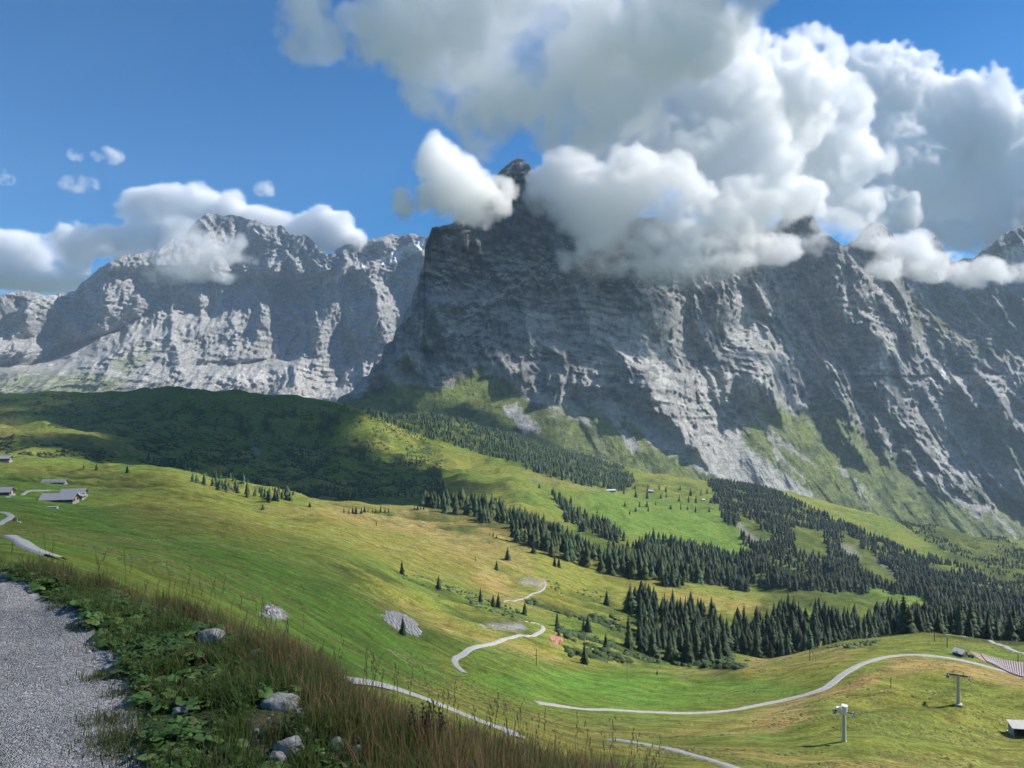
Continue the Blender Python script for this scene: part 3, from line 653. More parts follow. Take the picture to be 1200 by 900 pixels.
# ------------------------------------------------------------------ CLOUDS: real volumes of droplets
def cloud_material(name, dens, col=(1.0, 1.0, 1.0), g=0.1):
    m = bpy.data.materials.new(name); m.use_nodes = True; nt = m.node_tree
    nt.nodes.remove(nt.nodes['Principled BSDF'])
    pv = nd(nt, 'ShaderNodeVolumePrincipled'); pv.inputs['Density'].default_value = dens
    pv.inputs['Color'].default_value = (*col, 1); pv.inputs['Anisotropy'].default_value = g
    nt.links.new(pv.outputs[0], nt.nodes['Material Output'].inputs['Volume'])
    return m
def upsample(A, n, ax):
    m = A.shape[ax]; x = np.linspace(0, m - 1, n); i = np.clip(x.astype(int), 0, m - 2); f = (x - i)
    sh = [1, 1, 1]; sh[ax] = n; f = f.reshape(sh).astype(np.float32)
    return np.take(A, i, ax) * (1 - f) + np.take(A, i + 1, ax) * f
def noise_grid(x, y, z, scale, seed):
    """value noise of one octave, sampled coarsely and interpolated up"""
    k = max(1, int(scale / 3.0 / (x[1] - x[0])))
    if k > 1:
        xs = np.linspace(x[0], x[-1], max(3, len(x) // k)); ys = np.linspace(y[0], y[-1], max(3, len(y) // k)); zs = np.linspace(z[0], z[-1], max(3, len(z) // k))
    else: xs, ys, zs = x, y, z
    n = vnoise3(xs[:, None, None] / scale + 31.7, ys[None, :, None] / scale + 11.3, zs[None, None, :] / scale + 5.1, seed).astype(np.float32)
    if k > 1: n = upsample(upsample(upsample(n, len(x), 0), len(y), 1), len(z), 2)
    return n
def cloud(name, label, blobs, mat, vox=16.0, amp=0.55, seed=1, thr=0.36, gain=3.5, group=None, octs=((320, 1.0), (160, 0.85), (84, 0.75), (46, 0.6), (27, 0.4)), carve=None, sats=9):
    """blobs: (u, v, ru, rv, Y, ry, w) with u, v, ru, rv in photograph pixels at distance Y"""
    P = []
    for (u, v, ru, rv, Y, ry, w) in blobs:
        x, y, z = unproj(u, v, Y); P.append((x, y, z, ru / F * Y, ry, rv / F * Y, w))
    rs = np.random.default_rng(seed + 100); Q = []
    for (x, y, z, rx, ry_, rz, w) in P:
        for _ in range(sats):
            dd = rs.normal(0, 1, 3); dd /= np.linalg.norm(dd); k = rs.uniform(.26, .46); Q.append((x + dd[0] * rx * .62, y + dd[1] * ry_ * .62, z + dd[2] * rz * .62, rx * k, ry_ * k, rz * k * 1.1, w * .8))
    P = np.array(P + Q); lo = (P[:, :3] - P[:, 3:6] * 1.02).min(0); hi = (P[:, :3] + P[:, 3:6] * 1.02).max(0)
    n = np.maximum(8, np.ceil((hi - lo) / vox).astype(int))
    ax = [np.linspace(lo[i], hi[i], n[i]) for i in range(3)]
    Fld = np.zeros(n, np.float32)
    for p in P:
        sl = []
        for i in range(3):
            a = np.searchsorted(ax[i], p[i] - p[3 + i]); b = np.searchsorted(ax[i], p[i] + p[3 + i]); sl.append(slice(a, max(b, a + 1)))
        q = sum(((ax[i][sl[i]] - p[i]) / p[3 + i]).reshape([-1 if j == i else 1 for j in range(3)]) ** 2 for i in range(3))
        Fld[tuple(sl)] += p[6] * np.clip(1 - q, 0, 1).astype(np.float32) ** 2
    Fld = 1.15 * (1 - np.exp(-1.5 * Fld))
    N = np.zeros(n, np.float32); tot = 0
    for k, (s, a) in enumerate(octs):
        t = noise_grid(ax[0], ax[1], ax[2], s, seed * 13 + k); N += a * (1 - 2 * np.abs(t) if k < 3 else t); tot += a
    N = (N - N.mean()) / (N.std() + 1e-6) * 0.42
    D = np.clip((Fld + amp * N * np.minimum(1, Fld * 2.6) - thr) * gain, 0, 1).astype(np.float32)
    N2 = noise_grid(ax[0], ax[1], ax[2], octs[0][0] * 0.8, seed * 13 + 9) + 0.5 * noise_grid(ax[0], ax[1], ax[2], octs[1][0], seed * 13 + 10)
    D *= np.clip(0.8 + 0.5 * N2, 0.3, 1.4)
    if carve is not None:
        for (u_, v_, Y_, st_, R_) in carve:
            T = np.array(unproj(u_, v_, Y_)); dx = [(ax[i] - T[i]).reshape([-1 if j == i else 1 for j in range(3)]) for i in range(3)]
            al = sum(dx[i] * SUN[i] for i in range(3)); d2 = sum(dx[i] ** 2 for i in range(3)) - al ** 2
            D *= (1 - st_ * smooth(R_ ** 2, (R_ * .6) ** 2, d2)).astype(np.float32)
    e = 1
    D[:e] = 0; D[-e:] = 0; D[:, :e] = 0; D[:, -e:] = 0; D[:, :, :e] = 0; D[:, :, -e:] = 0
    me = bpy.data.meshes.new(name); me.vertices.add(D.size)
    at = me.attributes.new('rho', 'FLOAT', 'POINT'); at.data.foreach_set('value', np.ascontiguousarray(D).ravel())
    me.materials.append(mat)
    o = link(name, me)
    ng = bpy.data.node_groups.new(name + '_grid', 'GeometryNodeTree')
    ng.interface.new_socket('Geometry', in_out='INPUT', socket_type='NodeSocketGeometry'); ng.interface.new_socket('Geometry', in_out='OUTPUT', socket_type='NodeSocketGeometry')
    N_ = ng.nodes; L = ng.links
    gi = N_.new('NodeGroupInput'); go = N_.new('NodeGroupOutput')
    vc = N_.new('GeometryNodeVolumeCube'); vc.inputs['Min'].default_value = [float(c) for c in lo]; vc.inputs['Max'].default_value = [float(c) for c in hi]
    for i, k in enumerate('XYZ'): vc.inputs['Resolution ' + k].default_value = int(n[i])
    pos = N_.new('GeometryNodeInputPosition'); sx = N_.new('ShaderNodeSeparateXYZ'); L.new(pos.outputs[0], sx.inputs[0])
    idx = None
    for i in range(3):
        m1 = N_.new('ShaderNodeMapRange'); m1.clamp = True
        L.new(sx.outputs[i], m1.inputs['Value']); m1.inputs['From Min'].default_value = float(lo[i]); m1.inputs['From Max'].default_value = float(hi[i])
        m1.inputs['To Min'].default_value = 0; m1.inputs['To Max'].default_value = float(n[i] - 1)
        r = N_.new('FunctionNodeFloatToInt'); r.rounding_mode = 'ROUND'; L.new(m1.outputs['Result'], r.inputs[0])
        if idx is None: idx = r.outputs[0]
        else:
            mu = N_.new('FunctionNodeIntegerMath'); mu.operation = 'MULTIPLY_ADD'; L.new(idx, mu.inputs[0]); mu.inputs[1].default_value = int(n[i]); L.new(r.outputs[0], mu.inputs[2]); idx = mu.outputs[0]
    si = N_.new('GeometryNodeSampleIndex'); si.data_type = 'FLOAT'; si.domain = 'POINT'; si.clamp = True
    na_ = N_.new('GeometryNodeInputNamedAttribute'); na_.data_type = 'FLOAT'; na_.inputs['Name'].default_value = 'rho'
    L.new(gi.outputs[0], si.inputs['Geometry']); L.new(na_.outputs['Attribute'], si.inputs['Value']); L.new(idx, si.inputs['Index'])
    L.new(si.outputs[0], vc.inputs['Density'])
    sm = N_.new('GeometryNodeSetMaterial'); sm.inputs['Material'].default_value = mat
    L.new(vc.outputs[0], sm.inputs[0]); L.new(sm.outputs[0], go.inputs[0])
    md = o.modifiers.new('grid', 'NODES'); md.node_group = ng
    print(name, tuple(n), D.size, 'filled', float((D > 0).mean()))
    return tag(o, label, 'cloud', group)

M_CLOUD = cloud_material('cloud_droplets', 0.024)
M_GREY = cloud_material('high_cloud_droplets', 0.011)
M_WISP = cloud_material('thin_cloud', 0.007)
M_THIN = cloud_material('scrap_cloud', 0.016)
M_OVER = cloud_material('overhead_cloud', 0.003)
# patches of the slope that the sun reaches through gaps in the bank
def surf_y(u, v):
    U_, V_, X_, Y_, Z_ = EI; j = int(np.argmin(np.abs(U_[0] - u))); i = int(np.argmin(np.abs(V_[:, j] - v))); return float(Y_[i, j])
LIT = [(u, v, surf_y(u, v), s, r) for u, v, s, r in [(530, 462, .9, 110), (560, 445, .95, 120), (590, 462, .95, 130), (625, 480, .95, 140), (660, 490, .95, 140), (700, 500, .95, 140), (740, 510, .9, 140), (800, 480, .8, 150), (870, 440, .8, 150), (940, 420, .8, 150), (760, 460, .6, 130), (820, 430, .7, 130)]]
def cl(*a, **k): return tag(cloud(*a, **k), kind='stuff')
cl('cloud', 'broad soft grey cloud overhead at the top centre of the sky', [
    (400, 25, 90, 60, 2750, 240, 1.0), (480, 30, 120, 85, 2750, 300, 1.0), (600, 40, 160, 120, 2750, 340, 1.0), (740, 20, 170, 115, 2750, 340, 1.0),
    (580, 115, 100, 75, 2800, 240, 1.0), (690, 120, 110, 80, 2800, 240, 1.0), (500, 110, 45, 40, 2750, 150, .8), (640, 150, 80, 40, 2800, 160, .8),
    (830, -45, 130, 95, 2700, 340, 1.0), (620, -60, 280, 110, 2700, 420, 1.1), (340, 50, 40, 35, 2750, 130, .7),
    (814, 35, 95, 60, 3150, 260, 1.1), (762, 0, 120, 80, 2950, 300, 1.1), (900, -90, 150, 60, 2600, 300, 1.0), (700, -120, 160, 70, 2600, 300, 1.0)],
    M_GREY, vox=13, seed=3, carve=[(20, 470, 2300, .75, 140), (60, 480, 2150, .75, 140), (20, 490, 1900, .7, 130)], amp=1.1)
cl('cloud', 'bright white cloud bank on the right wrapping the rock peaks', [
    (740, 100, 90, 70, 4000, 182, 1.0), (820, 110, 120, 90, 4000, 210, 1.0), (900, 110, 110, 85, 4300, 237, 1.0), (950, 65, 55, 50, 4900, 177, 1.1), (905, 65, 60, 40, 4300, 154, .9), (1010, 110, 100, 75, 5700, 174, 1.1), (1060, 90, 60, 50, 5800, 131, .9),
    (1110, 160, 110, 95, 5900, 184, 1.1), (1190, 190, 100, 90, 6000, 184, 1.0), (1155, 105, 50, 40, 5900, 97, .8), (1190, 120, 40, 40, 5900, 97, .8), (1260, 180, 120, 110, 6200, 207, 1.0),
    (670, 212, 50, 50, 3550, 98, 1.2), (700, 250, 60, 55, 3500, 105, 1.2), (760, 235, 95, 75, 3500, 125, 1.2), (690, 190, 80, 60, 3800, 140, 1.1), (780, 180, 110, 70, 3850, 168, 1.0), (860, 180, 110, 70, 3950, 182, 1.0),
    (720, 240, 85, 60, 3700, 140, 1.1), (790, 255, 100, 78, 3700, 140, 1.2), (770, 295, 90, 50, 3450, 105, 1.3), (840, 300, 68, 46, 3500, 105, 1.3), (870, 250, 70, 55, 3600, 120, 1.2), (700, 300, 60, 40, 3500, 110, 1.2), (800, 310, 90, 40, 3450, 110, 1.3), (840, 270, 80, 60, 3550, 120, 1.2), (640, 225, 40, 36, 3550, 100, 1.1), (1000, 180, 120, 80, 5600, 140, 1.2), (1120, 220, 110, 80, 6000, 140, 1.2), (1190, 260, 80, 50, 6100, 125, 1.1), (930, 235, 60, 35, 4600, 130, 1.0), (960, 130, 80, 70, 4900, 229, 1.1), (730, 300, 40, 36, 3450, 77, 1.1), (670, 230, 50, 50, 3750, 118, 1.0), (715, 290, 50, 35, 3650, 91, 1.0),
    (880, 225, 100, 62, 3900, 140, 1.0), (960, 190, 110, 60, 5000, 209, 1.0), (1050, 200, 100, 55, 5700, 153, 1.0), (1130, 250, 100, 50, 6100, 153, 1.0), (1210, 270, 90, 55, 6300, 153, 1.0), (1095, 272, 75, 34, 5900, 140, 1.2), (1035, 245, 60, 36, 5500, 140, 1.2), (1170, 285, 60, 30, 6000, 140, 1.1), (990, 240, 60, 35, 5000, 128, 1.0)],
    M_CLOUD, vox=15, seed=4, carve=LIT, amp=0.95)
cl('cloud', 'thin scraps of cloud drifting in front of the right rock peaks', [
    (900, 292, 50, 26, 4000, 110, 1.0), (955, 285, 50, 26, 4300, 110, .9), (985, 262, 40, 24, 4400, 110, .9), (1022, 272, 42, 24, 4400, 110, 1.1), (1060, 290, 50, 24, 4500, 110, 1.0), (1190, 318, 40, 20, 4800, 110, 1.0), (1050, 312, 45, 24, 4300, 110, .9), (1100, 310, 50, 26, 4500, 120, 1.0), (1150, 320, 55, 22, 4700, 120, 1.0), (1075, 285, 40, 24, 4700, 110, .7), (870, 262, 40, 30, 4050, 120, .9)],
    M_THIN, vox=13, seed=14, carve=LIT, amp=0.95, octs=((180, 1.0), (90, 0.7), (45, 0.5), (26, .3)))
cl('cloud', 'white puff of cloud hanging just left of the dark summit', [
    (520, 210, 50, 48, 3250, 150, 1.3), (515, 182, 32, 34, 3250, 100, 1.0), (560, 240, 55, 30, 3300, 110, 1.1), (490, 240, 42, 30, 3250, 110, 1.0), (588, 222, 26, 20, 3350, 80, .9), (545, 222, 45, 42, 3250, 120, 1.0)],
    M_CLOUD, vox=11, seed=5, amp=0.95, octs=((150, 1.0), (72, 0.8), (38, 0.5), (20, .3)))
cl('cloud', 'white cumulus rising behind the left mountain range', [
    (200, 250, 75, 42, 7600, 200, 1.1), (240, 235, 60, 32, 7600, 200, 1.0), (160, 240, 45, 24, 7600, 150, .8), (300, 262, 60, 26, 7600, 150, .9), (380, 270, 45, 32, 7600, 150, 1.1), (405, 280, 32, 20, 7600, 130, .9), (350, 275, 40, 26, 7600, 130, .8),
    (120, 285, 100, 36, 7600, 250, .8), (30, 300, 110, 38, 7600, 250, 1.0), (-80, 300, 120, 45, 7600, 250, 1.0), (60, 325, 120, 22, 7600, 250, .8), (250, 275, 80, 26, 7600, 150, .8)],
    M_CLOUD, vox=28, seed=6, amp=0.95, octs=((420, 1.0), (200, 0.6), (95, 0.35), (50, .2)))
cl('cloud', 'thin white cloud drifting in front of the left rock peak', [
    (225, 300, 52, 36, 5200, 180, .85), (195, 315, 45, 26, 5200, 150, .8), (265, 312, 40, 24, 5200, 150, .75), (215, 270, 32, 28, 5300, 150, .7), (290, 295, 26, 26, 5250, 120, .55), (250, 290, 40, 30, 5200, 150, .7)],
    M_WISP, vox=17, seed=7, amp=0.85, octs=((200, 1.0), (100, 0.5), (50, 0.3)))
for i, (u, v, ru, rv) in enumerate([(128, 182, 18, 9), (4, 208, 14, 9), (95, 216, 24, 9), (310, 222, 12, 8), (88, 181, 8, 6)]):
    cl('cloud', 'tiny wisp of cloud alone in the blue sky', [(u, v, ru * 1.3, rv * 1.4, 7400, 120, .9)], M_WISP, vox=18, seed=20 + i, amp=1.9, octs=((120, 1.0), (60, 0.5), (30, 0.3)), group='small wisps of cloud in the blue sky')

# a cloud overhead, above and to the right of the frame: the one whose shade lies on the near slope
def over(x, y, z, rx, ry, rz, w): return (600 + F * x / y, 450 - F * (z - EYE) / y, rx / y * F, rz / y * F, y, ry, w)
def shade_blobs(targets, zc, rx, ry, rz, w=1.0):
    out = []
    for (u_, v_, Y_) in targets:
        x_, y_, z_ = unproj(u_, v_, Y_); t_ = (zc - z_) / SUN[2]; out.append(over(x_ + SUN[0] * t_, y_ + SUN[1] * t_, zc, rx, ry, rz, w))
    return out
NEAR = [(600, 900, 3), (0, 700, 10), (60, 600, 200), (200, 640, 180), (130, 600, 420), (40, 590, 450), (70, 575, 620), (20, 560, 800), (230, 640, 260), (200, 600, 480), (-60, 590, 400), (-60, 570, 700), (250, 690, 160)]
cl('cloud', 'dense cloud overhead shading the near slope', shade_blobs(NEAR, 1010, 210, 200, 110), M_OVER, vox=30, seed=9, amp=0.45)
HILL = [(280, 575, 1230), (220, 560, 1280), (340, 588, 1200), (250, 462, 2350), (350, 468, 2300), (420, 485, 2000), (130, 535, 1450), (480, 510, 1900), (150, 482, 2150), (250, 470, 2250), (350, 480, 2150), (440, 492, 1900), (500, 525, 1700), (400, 520, 1750), (300, 520, 1700), (300, 560, 1350), (400, 565, 1350), (465, 570, 1300), (200, 520, 1700), (180, 500, 1950), (230, 545, 1450), (340, 500, 1950), (430, 540, 1550)]
M_SHADE_CLOUD = cloud_material('added_shade_cloud', 0.03)  # for an added cloud out of view, its outline shaped to shade the hill
cl('cloud', 'unseen flat cloud added high above the valley to shade the left hill', shade_blobs(HILL, 2050, 270, 230, 120), M_SHADE_CLOUD, vox=34, seed=11, amp=0.35, sats=3)

# ------------------------------------------------------------------ TREES
def foliage_mat(name, col, var=0.3, scale=0.5, transl=0.25):
    m, nt, b = new_mat(name)
    v = mapping(nt, src='Object'); oi = nd(nt, 'ShaderNodeObjectInfo')
    f = maprange(nt, noise(nt, v, scale, 5), 0.3, 0.7, 1 - var, 1 + var)
    r = maprange(nt, oi.outputs['Random'], 0, 1, 0.6, 1.45)
    mu = nd(nt, 'ShaderNodeMath', operation='MULTIPLY'); nt.links.new(f, mu.inputs[0]); nt.links.new(r, mu.inputs[1])
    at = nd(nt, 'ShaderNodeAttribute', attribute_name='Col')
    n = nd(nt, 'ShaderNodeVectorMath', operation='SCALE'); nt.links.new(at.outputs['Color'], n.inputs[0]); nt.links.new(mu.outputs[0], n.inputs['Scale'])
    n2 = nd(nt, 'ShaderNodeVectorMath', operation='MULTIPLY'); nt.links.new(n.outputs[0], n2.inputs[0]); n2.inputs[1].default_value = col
    nt.links.new(n2.outputs[0], b.inputs['Base Color']); b.inputs['Roughness'].default_value = 0.75; b.inputs['Specular IOR Level'].default_value = 0.2
    if transl:
        tr = nd(nt, 'ShaderNodeBsdfTranslucent'); nt.links.new(n2.outputs[0], tr.inputs['Color'])
        mx = nd(nt, 'ShaderNodeMixShader'); mx.inputs[0].default_value = transl
        nt.links.new(b.outputs[0], mx.inputs[1]); nt.links.new(tr.outputs[0], mx.inputs[2]); nt.links.new(mx.outputs[0], nt.nodes['Material Output'].inputs['Surface'])
    return m
M_SPRUCE = foliage_mat('spruce_needles', (0.048, 0.078, 0.032), 0.35, 0.6, 0.15)
M_ALDER = foliage_mat('alder_leaves', (0.060, 0.100, 0.030), 0.35, 0.8, 0.2)
M_BARK = simple_mat('bark', (0.10, 0.075, 0.055), 0.95, 0.3, 4)

def spruce_crown(seed, whorls=13, nb=9, wide=0.2, dead=0.0):
    """unit spruce crown (height 1, base at 0.06): drooping branch blades round a ragged core"""
    r = np.random.default_rng(seed); V = []; Fc = []; Cc = []
    for w in range(whorls):
        t = w / (whorls - 1); z = 0.07 + 0.86 * t ** 0.92; R = wide * (1 - t) ** 0.85 * (0.92 + 0.16 * r.random()) + 0.012
        n = max(5, int(nb * (1 - 0.4 * t)))
        a0 = r.random() * 6.28
        for k in range(n):
            a = a0 + 6.283 * k / n + r.normal(0, 0.16); L = R * r.uniform(0.62, 1.22); h = 0.11 * (1 - 0.55 * t)
            wd = 2.6 * L / n * r.uniform(0.8, 1.2) + 0.008; droop = L * r.uniform(0.35, 0.75)
            ca, sa = math.cos(a), math.sin(a); b = len(V)
            V += [(0, 0, z + h * 0.75), (ca * L * .55 - sa * wd, sa * L * .55 + ca * wd, z - droop * .35), (ca * L, sa * L, z - droop + 0.01), (ca * L * .55 + sa * wd, sa * L * .55 - ca * wd, z - droop * .35), (ca * L * .62, sa * L * .62, z - droop * .05 + h * .12)]
            Fc += [(b, b + 1, b + 4), (b + 1, b + 2, b + 4), (b, b + 4, b + 3), (b + 4, b + 2, b + 3)]
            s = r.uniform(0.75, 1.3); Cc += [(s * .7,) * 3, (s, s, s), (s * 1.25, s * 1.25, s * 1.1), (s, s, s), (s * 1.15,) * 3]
    b = len(V); V += [(0.012, 0, 0.9), (-0.006, 0.01, 0.9), (-0.006, -0.01, 0.9), (0, 0, 1.0)]; Fc += [(b, b + 1, b + 3), (b + 1, b + 2, b + 3), (b + 2, b, b + 3)]; Cc += [(1, 1, 1)] * 4
    return np.array(V), np.array(Fc), np.array(Cc)
crowns = []
for i in range(6):
    V_, F_, C_ = spruce_crown(40 + i, 12 + i % 3, 9, [0.17, 0.2, 0.23, 0.185, 0.26, 0.15][i])
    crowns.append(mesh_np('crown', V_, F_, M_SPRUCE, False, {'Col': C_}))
def trunk_mesh():
    V_ = []; n = 6
    for z, rr in ((-0.08, 0.022), (0.1, 0.017), (0.6, 0.008), (0.95, 0.002)):
        V_ += [(rr * math.cos(6.283 * k / n), rr * math.sin(6.283 * k / n), z) for k in range(n)]
    F_ = [(i * n + k, i * n + (k + 1) % n, (i + 1) * n + (k + 1) % n, (i + 1) * n + k) for i in range(3) for k in range(n)]
    return mesh_np('trunk', V_, F_, M_BARK, True)
TRUNK = trunk_mesh()
def spruce(p, h, label, group=None, variant=None, widen=1.0):
    e = empty('spruce_tree', (p[0], p[1], p[2] - 0.02 * h), random.uniform(0, 6.28)); wf = random.uniform(.85, 1.45); e.scale = (h * widen * wf, h * widen * wf, h)
    link('crown', crowns[random.randrange(6) if variant is None else variant], e); link('trunk', TRUNK, e)
    return tag(e, label, 'tree', group)

# single trees one can point to: (u, v of the foot, height in pixels, label)
SOLO = [
    (472, 745, 24, 'spruce standing in front of the pale striped rock slab', 4), (471, 673, 17, 'broad dark spruce at the upper end of the scrubby gully', 4),
    (514, 691, 17, 'dense dark spruce halfway along the scrubby gully', 4), (563, 706, 18, 'narrow dark spruce on the slope above the winding track', 0),
    (578, 711, 15, 'left tree of the pair near the small side track', 2), (584, 712, 18, 'right tree of the pair near the small side track', 2),
    (595, 656, 16, 'dark spruce alone on the golden slope', 1), (582, 668, 12, 'small pale spruce below the lone one on the golden slope', 4), (625, 648, 10, 'tiny spruce alone high on the golden slope', 4),
    (650, 664, 16, 'left spruce of the close pair on the stony slope', 0), (655, 665, 13, 'right spruce of the close pair on the stony slope', 2), (615, 721, 17, 'small spruce just above the end of the side track', 2),
    (653, 734, 19, 'spruce beside the bend of the winding track', 1), (655, 746, 8, 'tiny spruce on top of the red earth patch', 4), (689, 741, 21, 'taller spruce of the pair above the alder gully', 2), (684, 739, 16, 'shorter spruce of the pair above the alder gully', 1),
    (685, 778, 26, 'dark spruce at the foot of the alder gully beside the flat meadow', 4), (710, 763, 22, 'spruce rising from the alders right of the red earth', 4), (711, 709, 18, 'lone spruce on the meadow left of the big wood', 4),
    (733, 718, 14, 'left spruce of the pair by the pale boulder', 1), (738, 718, 12, 'right spruce of the pair by the pale boulder', 2), (708, 664, 18, 'leaning spruce left of the end of the long wood', 2), (713, 660, 14, 'small spruce behind the leaning one near the long wood', 1),
    (750, 677, 13, 'lone spruce on the meadow below the end of the long wood', 4), (820, 684, 11, 'spruce right of the round clump on the strip meadow', 4), (826, 684, 6, 'tiny spruce beside the clump on the strip meadow', 4),
    (844, 686, 7, 'tiny spruce at the left end of the strip wood', 4), (965, 749, 9, 'small pointed spruce on the bright clearing before the wood', 4), (976, 748, 5, 'very small spruce right of the pointed one on the clearing', 4),
    (961, 749, 6, 'bush-like small spruce left of the pointed one on the clearing', 4),
    (98, 549, 7, 'small dark tree at the foot of the left hillock', 0), (113, 551, 9, 'taller dark tree at the foot of the left hillock', 0), (149, 554, 9, 'dark tree at the right foot of the left hillock', 2),
    (6, 541, 7, 'left dark tree behind the far cabin', 4), (12, 540, 6, 'right dark tree behind the far cabin', 4),
    (308, 597, 7, 'small spruce left on the pale flat below the dark hill', 4), (363, 594, 6, 'small spruce right on the pale flat below the dark hill', 2),
    (376, 777, 21, 'dark juniper-like spruce just behind the dry roadside grass', 4), (770, 790, 5, 'tiny spruce at the edge of the flat bright meadow', 4),
    (632, 572, 6, 'small spruce alone below the upper wood', 4), (700, 601, 4, 'tiny far spruce on the green pasture', 4),
]
placed = []
for u, v, hp, lab, var in SOLO:
    p = hit(u, v)
    if p is None: continue
    h = hp * p[1] / F * 1.05
    spruce(p, h, lab, None, var, 1.15 if hp < 15 else 1.0); placed.append((p[0], p[1]))
GROUPS = [([(778 + 3.2 * k + random.uniform(-1, 1), 685 + random.uniform(-1.5, 2), random.uniform(12, 20)) for k in range(8)], 'spruce in the tight round clump on the strip meadow', 'spruces of the round clump on the strip meadow'),
          ([(404 + 4.7 * k + random.uniform(-1, 1), 601 + 0.03 * k + random.uniform(-1, 1), random.uniform(6, 10)) for k in range(12)], 'small spruce in the row at the edge of the golden field', 'row of small spruces beyond the golden field'),
          ([(486 + 3.5 * k, 597, random.uniform(4, 6)) for k in range(4)], 'tiny spruce of the short row right of the longer row', 'short row of tiny spruces'),
          ([(574 + 4 * k, 628 + random.uniform(-1, 3), random.uniform(4, 7)) for k in range(3)], 'tiny spruce of the loose trio on the golden slope', 'trio of tiny spruces'),
          ([(735 + 12 * (k % 9) + random.uniform(-4, 4), 572 + 3.2 * (k // 3) + random.uniform(-3, 3), random.uniform(5, 10)) for k in range(30)], 'small far spruce scattered around the white roofed chalets', 'far spruces around the chalets'),
          ([(300 + 5 * k + random.uniform(-3, 3), 578 + random.uniform(-5, 4), random.uniform(6, 10)) for k in range(10)], 'dark spruce low on the right foot of the shaded hill', 'spruces at the foot of the shaded hill')]
for pts, lab, grp in GROUPS:
    for u, v, hp in pts:
        p = hit(u, v)
        if p is not None: spruce(p, hp * p[1] / F * 1.05, lab, grp); placed.append((p[0], p[1]))

# the woods: sample the ground itself, keep what falls inside a wood
def cast_many(n, x0, x1, y0, y1, seed):
    r = np.random.default_rng(seed); x = r.uniform(x0, x1, n); y = r.uniform(y0, y1, n); z = gz(x, y); return x, y, z
WL = {'a': 'upper wood on the ridge', 'b': 'upper wood', 'c': 'long wood in the valley', 'd': 'wood strip on the pasture', 'e': 'wide wood under the wall', 'f': 'big wood behind the right meadow', 'g': 'strip wood', 'h': 'high wood'}
tx, ty, tz = cast_many(130000, -700, 2400, 380, 3000, 5)
tu, tv = proj(tx, ty, tz)
keep = np.zeros(len(tx), bool); fam = np.full(len(tx), '', dtype=object)
tn = fbm(tx / 110, ty / 110, 3, 701)
for k, poly in WOODS.items():
    d = inpoly(tu + 12 * tn, tv + 3.5 * tn, poly)
    kk = (d > -1.0) & ~keep & (ty > 480) & (tn > (-0.55 if k not in 'hd' else -0.3))
    keep |= kk; fam[kk] = k
# wooded dark side of the valley right of the crest
extra = (tu > 850) & (tu < 1300) & (ty > 620) & (tv > 655) & (tv < 790) & (inpoly(tu, tv, [(830, 690), (960, 700), (1085, 703), (1085, 712), (960, 722), (880, 722)]) < 0) & ~keep & (tn > -0.1)
keep |= extra; fam[extra] = 'f'
CLEAR = [[(880, 688), (960, 694), (1085, 700), (1092, 722), (1000, 726), (895, 724)], [(930, 615), (965, 628), (975, 660), (945, 655), (930, 640)], [(1000, 640), (1020, 645), (1060, 690), (1040, 690), (1010, 672)], [(870, 605), (885, 612), (905, 636), (885, 640), (860, 622)], [(985, 620), (1005, 634), (1015, 662), (990, 652)],
         [(905, 664), (945, 672), (950, 684), (915, 678)], [(1085, 592), (1140, 620), (1180, 650), (1150, 655), (1100, 628)], [(1090, 640), (1130, 655), (1180, 668), (1100, 660)], [(800, 690), (925, 706), (922, 722), (860, 740), (800, 712)]]
for poly in CLEAR: keep &= ~(inpoly(tu + 5 * tn, tv + 2 * tn, poly) > 0)
t2_ = fbm(tx / 38, ty / 60, 3, 703)
keep &= ~((t2_ > .12) & np.isin(fam, ['a', 'b', 'h', 'd']) & (np.random.default_rng(18).random(len(tx)) < .85))
keep &= ~((t2_ > .36) & (np.random.default_rng(19).random(len(tx)) < .85) & (ty > 800))
keep &= ~((tn > .38) & (np.random.default_rng(8).random(len(tx)) < .7) & (ty > 900))
keep &= ~((tu > 948) & (tu < 1012) & (tv > 728) & (ty < 620))
# gully under the dark hill and alpine tree scatter
gl = ((inpoly(tu, tv, [(500, 550), (512, 548), (528, 585), (515, 590), (503, 580)]) > 0) | ((inpoly(tu, tv, [(220, 545), (280, 560), (345, 580), (335, 592), (260, 575), (215, 558)]) > -2) & (tn > .3))) & ~keep
keep |= gl; fam[gl] = 'k'
low = ((tu > 40) & (tu < 500) & (tv > 465) & (tv < 585) & (ty > 1350) & (fbm(tx / 140, ty / 140, 3, 711) > 0.28)) & ~keep & (np.random.default_rng(3).random(len(tx)) < 0.35)
keep |= low; fam[low] = 'k'
idx = np.where(keep)[0]; r_ = np.random.default_rng(9)
